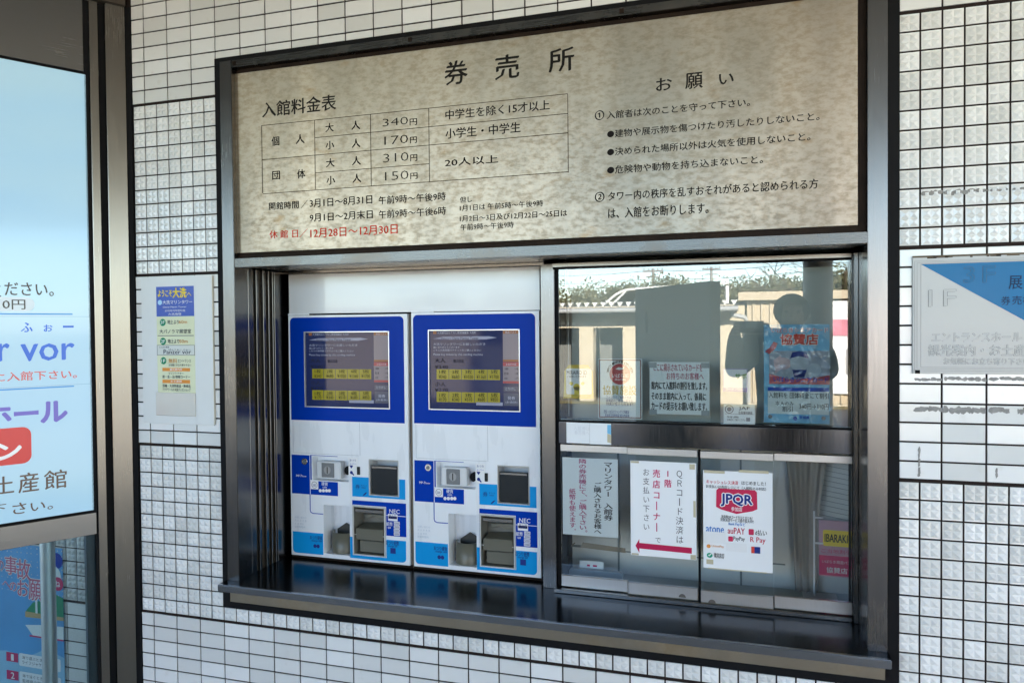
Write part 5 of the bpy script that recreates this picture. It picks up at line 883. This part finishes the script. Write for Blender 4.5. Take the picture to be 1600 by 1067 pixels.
# person: one continuous skinned body
CX, CY = cam.location.x, cam.location.y
CX, CY, CZ = M.translation
def person():
    root = thing('person', 'person in a dark jacket and dark hair holding up a phone in the reflection', 'person', Vector((1.95, CY-.42, 0)))
    V = []; E = []; Rr = []
    def vtx(x, y, z, rx, ry=None): V.append((x, y, z)); Rr.append((rx, ry or rx)); return len(V)-1
    def chain(start, pts):
        p = start
        for q in pts:
            k = vtx(*q)
            if p is not None: E.append((p, k))
            p = k
        return p
    bx, by = 1.93, CY-.36
    pel = vtx(bx, by, .92, .15, .12)
    waist = chain(pel, [(bx, by, 1.06, .165, .13), (bx, by-.01, 1.22, .185, .14)]); chest = chain(waist, [(bx, by, 1.37, .19, .13)])
    neck = chain(chest, [(bx+.03, by+.01, 1.47, .075, .07), (bx+.045, by+.03, 1.53, .055, .055)])
    chain(neck, [(bx+.05, by+.05, 1.60, .082, .095), (bx+.05, by+.055, 1.67, .085, .098), (bx+.05, by+.05, 1.715, .055, .06)])
    ph = [(CX-.07, CY-.035, CZ-.01), (CX+.075, CY-.035, CZ-.02)]
    for sgn, el, hand in ((-1, (1.625, CY-.22, 1.27), ph[0]), (1, (2.20, CY-.22, 1.26), ph[1])):
        sh = chain(chest, [(bx+sgn*.17, by, 1.455, .105, .105)])
        e = chain(sh, [(bx+sgn*.215, by+.05, 1.385, .105), (el[0], el[1], el[2], .058)])
        wr = chain(e, [((el[0]*.45+hand[0]*.55), el[1]*.45+hand[1]*.55, el[2]*.45+hand[2]*.55-.02, .064), (hand[0]+sgn*.03, hand[1]-.05, hand[2]-.06, .042, .036)])
        palm = chain(wr, [(hand[0]+sgn*.018, hand[1]-.03, hand[2]-.02, .026, .016)])
        for k in range(4):
            zz = hand[2] + .022 - k*.019; ln = (.92, 1.0, .94, .76)[k]
            chain(palm, [(hand[0]+sgn*.022, hand[1]-.016, zz, .0095), (hand[0]+sgn*.016, hand[1]+.006*ln, zz+.002, .0085), (hand[0]-sgn*.006*ln, hand[1]+.012, zz+.003, .0075)])
        chain(palm, [(hand[0]+sgn*.004, hand[1]-.036, hand[2]+.004, .011), (hand[0]-sgn*.016, hand[1]-.032, hand[2]+.02, .0095), (hand[0]-sgn*.03, hand[1]-.026, hand[2]+.026, .008)])
    for sgn in (-1, 1):
        k = chain(pel, [(bx+sgn*.09, by, .84, .095, .1), (bx+sgn*.105, by+.01, .50, .062, .07), (bx+sgn*.11, by-.01, .30, .055, .06), (bx+sgn*.115, by-.02, .09, .04, .045)])
        chain(k, [(bx+sgn*.125, by+.06, .045, .04, .03), (bx+sgn*.135, by+.14, .03, .035, .022)])
    me = bpy.data.meshes.new('body'); me.from_pydata(V, E, []); me.update()
    o = obj_link('body', me, root); me.transform(Matrix.Translation(-root.location))
    sk = o.modifiers.new('skin', 'SKIN'); sk.use_smooth_shade = True
    for i, d in enumerate(me.skin_vertices[0].data): d.radius = Rr[i]; d.use_root = (i == 0)
    o.modifiers.new('subdivision', 'SUBSURF').levels = 2; o.modifiers['subdivision'].render_levels = 2
    m = bpy.data.materials.new('clothes_and_skin'); m.use_nodes = True; nt = m.node_tree; bb = nt.nodes['Principled BSDF']; L = nt.links
    tc = nd(nt, 'ShaderNodeTexCoord'); sx = nd(nt, 'ShaderNodeSeparateXYZ'); L.new(tc.outputs['Object'], sx.inputs[0])
    rp = nd(nt, 'ShaderNodeValToRGB'); rp.color_ramp.interpolation = 'CONSTANT'; e = rp.color_ramp.elements; e[0].color = (.02,.02,.022,1); e[1].position = .5; e[1].color = (.045,.045,.05,1)
    q = e.new(.78); q.color = (.40,.25,.18,1); mr = nd(nt, 'ShaderNodeMapRange'); mr.inputs[1].default_value = 0; mr.inputs[2].default_value = 1.93
    L.new(sx.outputs['Z'], mr.inputs[0]); L.new(mr.outputs[0], rp.inputs[0]); L.new(rp.outputs[0], bb.inputs['Base Color']); bb.inputs['Roughness'].default_value = .7
    me.materials.append(m)
    hx, hy, hz = bx+.05, by+.05, 1.645
    b = mbm(); v = []; f = []; n, k = 20, 10
    for j in range(k+1):
        for i in range(n):
            a = 2*math.pi*i/n; lo = .45 if math.sin(a) > .62 else -.85; t = lo + (math.pi/2-lo)*j/k; rr = math.cos(t) if j < k else 0.02; v.append((hx+.110*rr*math.cos(a), hy-.015+.128*rr*math.sin(a), hz+.015+.105*math.sin(t)))
    for j in range(k):
        for i in range(n): f.append((j*n+i, j*n+(i+1) % n, (j+1)*n+(i+1) % n, (j+1)*n+i))
    b.add(v, f, 0, True); b.build('hair', mat('dark_hair', (.03,.026,.024), .9, var=.3, nscale=60), root)
    b = mbm(); b.add([(hx-.008, hy+.085, hz+.01), (hx+.008, hy+.085, hz+.01), (hx+.016, hy+.10, hz-.035), (hx-.016, hy+.10, hz-.035), (hx, hy+.12, hz-.03)], [(0, 1, 4), (1, 2, 4), (2, 3, 4), (3, 0, 4)]); b.build('nose', mat('skin', (.42,.27,.20), .6), root)
    b = mbm()
    for sgn in (-1, 1): b.tube([(hx+sgn*.035, hy+.088, hz+.004), (hx+sgn*.035, hy+.096, hz+.004)], .011, 8)
    b.build('eyes', mat('eye_dark', (.03,.02,.015), .2), root)
    b = mbm(); b.box(hx-.024, hx+.024, hy+.088, hy+.098, hz-.07, hz-.062); b.build('mouth', mat('lip', (.32,.14,.12), .6), root)
    for sgn in (-1, 1):
        b = mbm(); b.tube([(hx+sgn*.088, hy, hz-.03), (hx+sgn*.098, hy-.01, hz+.0), (hx+sgn*.09, hy-.005, hz+.02)], [.008, .014, .008], 8); b.build('ear', mat('skin_ear', (.42,.27,.20), .6), root)
person()
sp = thing('smartphone', 'slim black phone held up sideways by the photographer in the reflection', 'phone', Vector((CX, CY-.03, CZ-.012)))
b = mbm(); b.box(CX-.074, CX+.074, CY-.034, CY-.026, CZ-.048, CZ+.024); b.build('case', DARKP, sp)
b = mbm(); b.box(CX-.030, CX+.030, CY-.0257, CY-.024, CZ-.018, CZ+.018); b.build('lens_bump', GREYP, sp)
# trees, poles, wires
def leaf_mat(n, c):
    m = bpy.data.materials.new(n); m.use_nodes = True; nt = m.node_tree; b = nt.nodes['Principled BSDF']
    g = nd(nt, 'ShaderNodeNewGeometry'); r = nd(nt, 'ShaderNodeValToRGB'); e = r.color_ramp.elements
    e[0].color = (c[0]*.55, c[1]*.55, c[2]*.55, 1); e[1].color = (min(1, c[0]*1.5), min(1, c[1]*1.45), c[2]*1.3, 1); nt.links.new(g.outputs['Random Per Island'], r.inputs[0]); nt.links.new(r.outputs[0], b.inputs['Base Color']); b.inputs['Roughness'].default_value = .6; return m
LEAF = leaf_mat('pine_foliage', (.10,.098,.042)); LEAF2 = leaf_mat('broad_foliage', (.12,.115,.055)); BARK = mat('bark', (.10,.075,.055), .9, var=.3)
def tree(x, y, h, r, label, lm, seed, n=9000):
    rnd = random.Random(seed); t = thing('tree', label, 'tree', Vector((x, y, 0)), 'trees on the far side of the forecourt')
    b = mbm(); b.tube([(x, y, 0), (x+rnd.uniform(-.2, .2), y, h*.45), (x+rnd.uniform(-.3, .3), y, h*.9)], [.16, .11, .03], 8)
    lumps = []
    for i in range(14):
        a = rnd.uniform(0, 6.28); q = rnd.uniform(.2, .85)*r; z = h*rnd.uniform(.5, .92); p = (x+q*math.cos(a), y+q*math.sin(a)*.8, z); lumps.append((p, rnd.uniform(.35, .6)*r)); b.tube([(x, y, z*.62), (x+q*.5*math.cos(a), y+q*.5*math.sin(a), z*.85), p], [.06, .04, .02], 5)
    b.build('trunk', BARK, t, split=False); c = mbm(); v = []; f = []
    for i in range(n):
        (p, rr) = lumps[i % 14]; d = Vector((rnd.gauss(0, 1), rnd.gauss(0, 1), rnd.gauss(0, .8))).normalized()*rr*rnd.uniform(.25, 1.05)
        q = Vector(p)+d; s_ = rnd.uniform(.05, .10); u = Vector((rnd.gauss(0, 1), rnd.gauss(0, 1), rnd.gauss(0, 1))).normalized(); w_ = u.cross(Vector((rnd.gauss(0, 1), rnd.gauss(0, 1), rnd.gauss(0, 1)))).normalized()
        k = len(v); v += [tuple(q-u*s_), tuple(q+w_*s_*.6), tuple(q+u*s_), tuple(q-w_*s_*.6)]; f.append((k, k+1, k+2, k+3))
    c.add(v, f); c.build('crown', lm, t)
TS = [(-12.5, -30, 3.1, 2.2, 'low broad pale tree at the far left of the reflected tree line', 1), (-9.5, -33, 3.5, 2.2, 'broad tree left of the white arch in the reflected tree line', 1), (-6.9, -36, 4.0, 2.2, 'rounded tree just left of the white arch in the reflected tree line', 1), (-4.6, -37, 4.3, 2.1, 'dark pine straight behind the white arch', 0), (-2.4, -38, 4.5, 2.1, 'dark pine behind the right end of the white arch', 0), (-.3, -37, 4.3, 2.0, 'dark pine behind the old wing near the lamp pole', 0),
      (1.6, -35, 4.2, 2.1, 'dark pine over the left end of the ribbed building', 0), (3.1, -33, 4.3, 1.9, 'dark pine left of the reflected pillar', 0), (4.4, -31, 4.5, 1.8, 'tallest dark pine beside the reflected pillar', 0), (8.5, -30, 3.6, 2.0, 'low pine right of the reflected pillar', 0), (11.5, -31, 4.0, 2.2, 'broad pine at the far right of the reflected tree line', 0)]
for i, (x, y, h, r, l, k) in enumerate(TS): tree(x, y, h*.83, r, l, LEAF2 if k else LEAF, 11+i)
t = thing('bare_tree', 'leafless tree with many fine twigs right of the reflected pillar', 'tree', Vector((4.6, -20, 0)))
b = mbm(); rnd = random.Random(5)
def branch(p, d, l, r, k):
    q = p + d*l; b.tube([tuple(p), tuple((p+q)/2 + Vector((rnd.gauss(0, .03), 0, rnd.gauss(0, .03)))), tuple(q)], [r, r*.85, r*.65], 5, cap=False)
    if k == 0: return
    for i in range(3):
        e = (d + Vector((rnd.gauss(0, .55), rnd.gauss(0, .55), rnd.gauss(.08, .35)))).normalized(); branch(q, e, l*rnd.uniform(.6, .82), r*.6, k-1)
branch(Vector((4.6, -20, 0)), Vector((0, 0, 1)), 1.5, .1, 5); b.build('branches', BARK, t, split=False)
POLE = mat('grey_pole', (.24,.24,.24), .7)
def upole(x, y, h, label):
    t = thing('utility_pole', label, 'utility pole', Vector((x, y, 0)), 'utility poles behind the trees')
    b = mbm(); b.tube([(x, y, 0), (x, y, h)], [.12, .08], 8); b.build('pole', POLE, t)
    b = mbm(); b.box(x-.55, x+.55, y-.04, y+.04, h-.18, h-.10).box(x-.4, x+.4, y-.04, y+.04, h-.5, h-.43)
    for k in (-.5, -.25, .25, .5): b.box(x+k-.03, x+k+.03, y-.03, y+.03, h-.1, h+.03)
    b.build('crossarm', POLE, t)
upole(-3.46, -40, 4.75, 'left utility pole with two crossarms above the reflected trees'); upole(-.6, -46, 5.2, 'right utility pole with two crossarms above the pierced panel in the reflection')
for n_, (z, dz) in enumerate(((4.66, 0), (4.2, 0), (3.9, 0))):
    b = mbm(); pts = []
    for k in range(33):
        x = -20 + k*1.0; u = ((x+3.46) % 8)/8; pts.append((x, -40-.12*max(0, min(50, x+3.46)), z + .03*(x+3.46 if x > -3.46 else 0) - 0.35*4*u*(1-u)*.5))
    b.tube(pts, .012, 4); o = b.build('power_line', BLACK); tag(o, ['uppermost power line strung between the utility poles', 'middle power line strung between the utility poles', 'lowest power line strung between the utility poles'][n_], 'wire', 'power lines')
b = mbm(); b.tube([(-6.6, -26, 0), (-6.6, -26, 3.0)], .04, 6).tube([(-6.6, -26, 3.0), (-6.3, -26, 3.05)], .06, 6); o = b.build('lamp_pole', POLE); tag(o, 'slim grey lamp pole before the trees left of the white arch', 'lamp post')
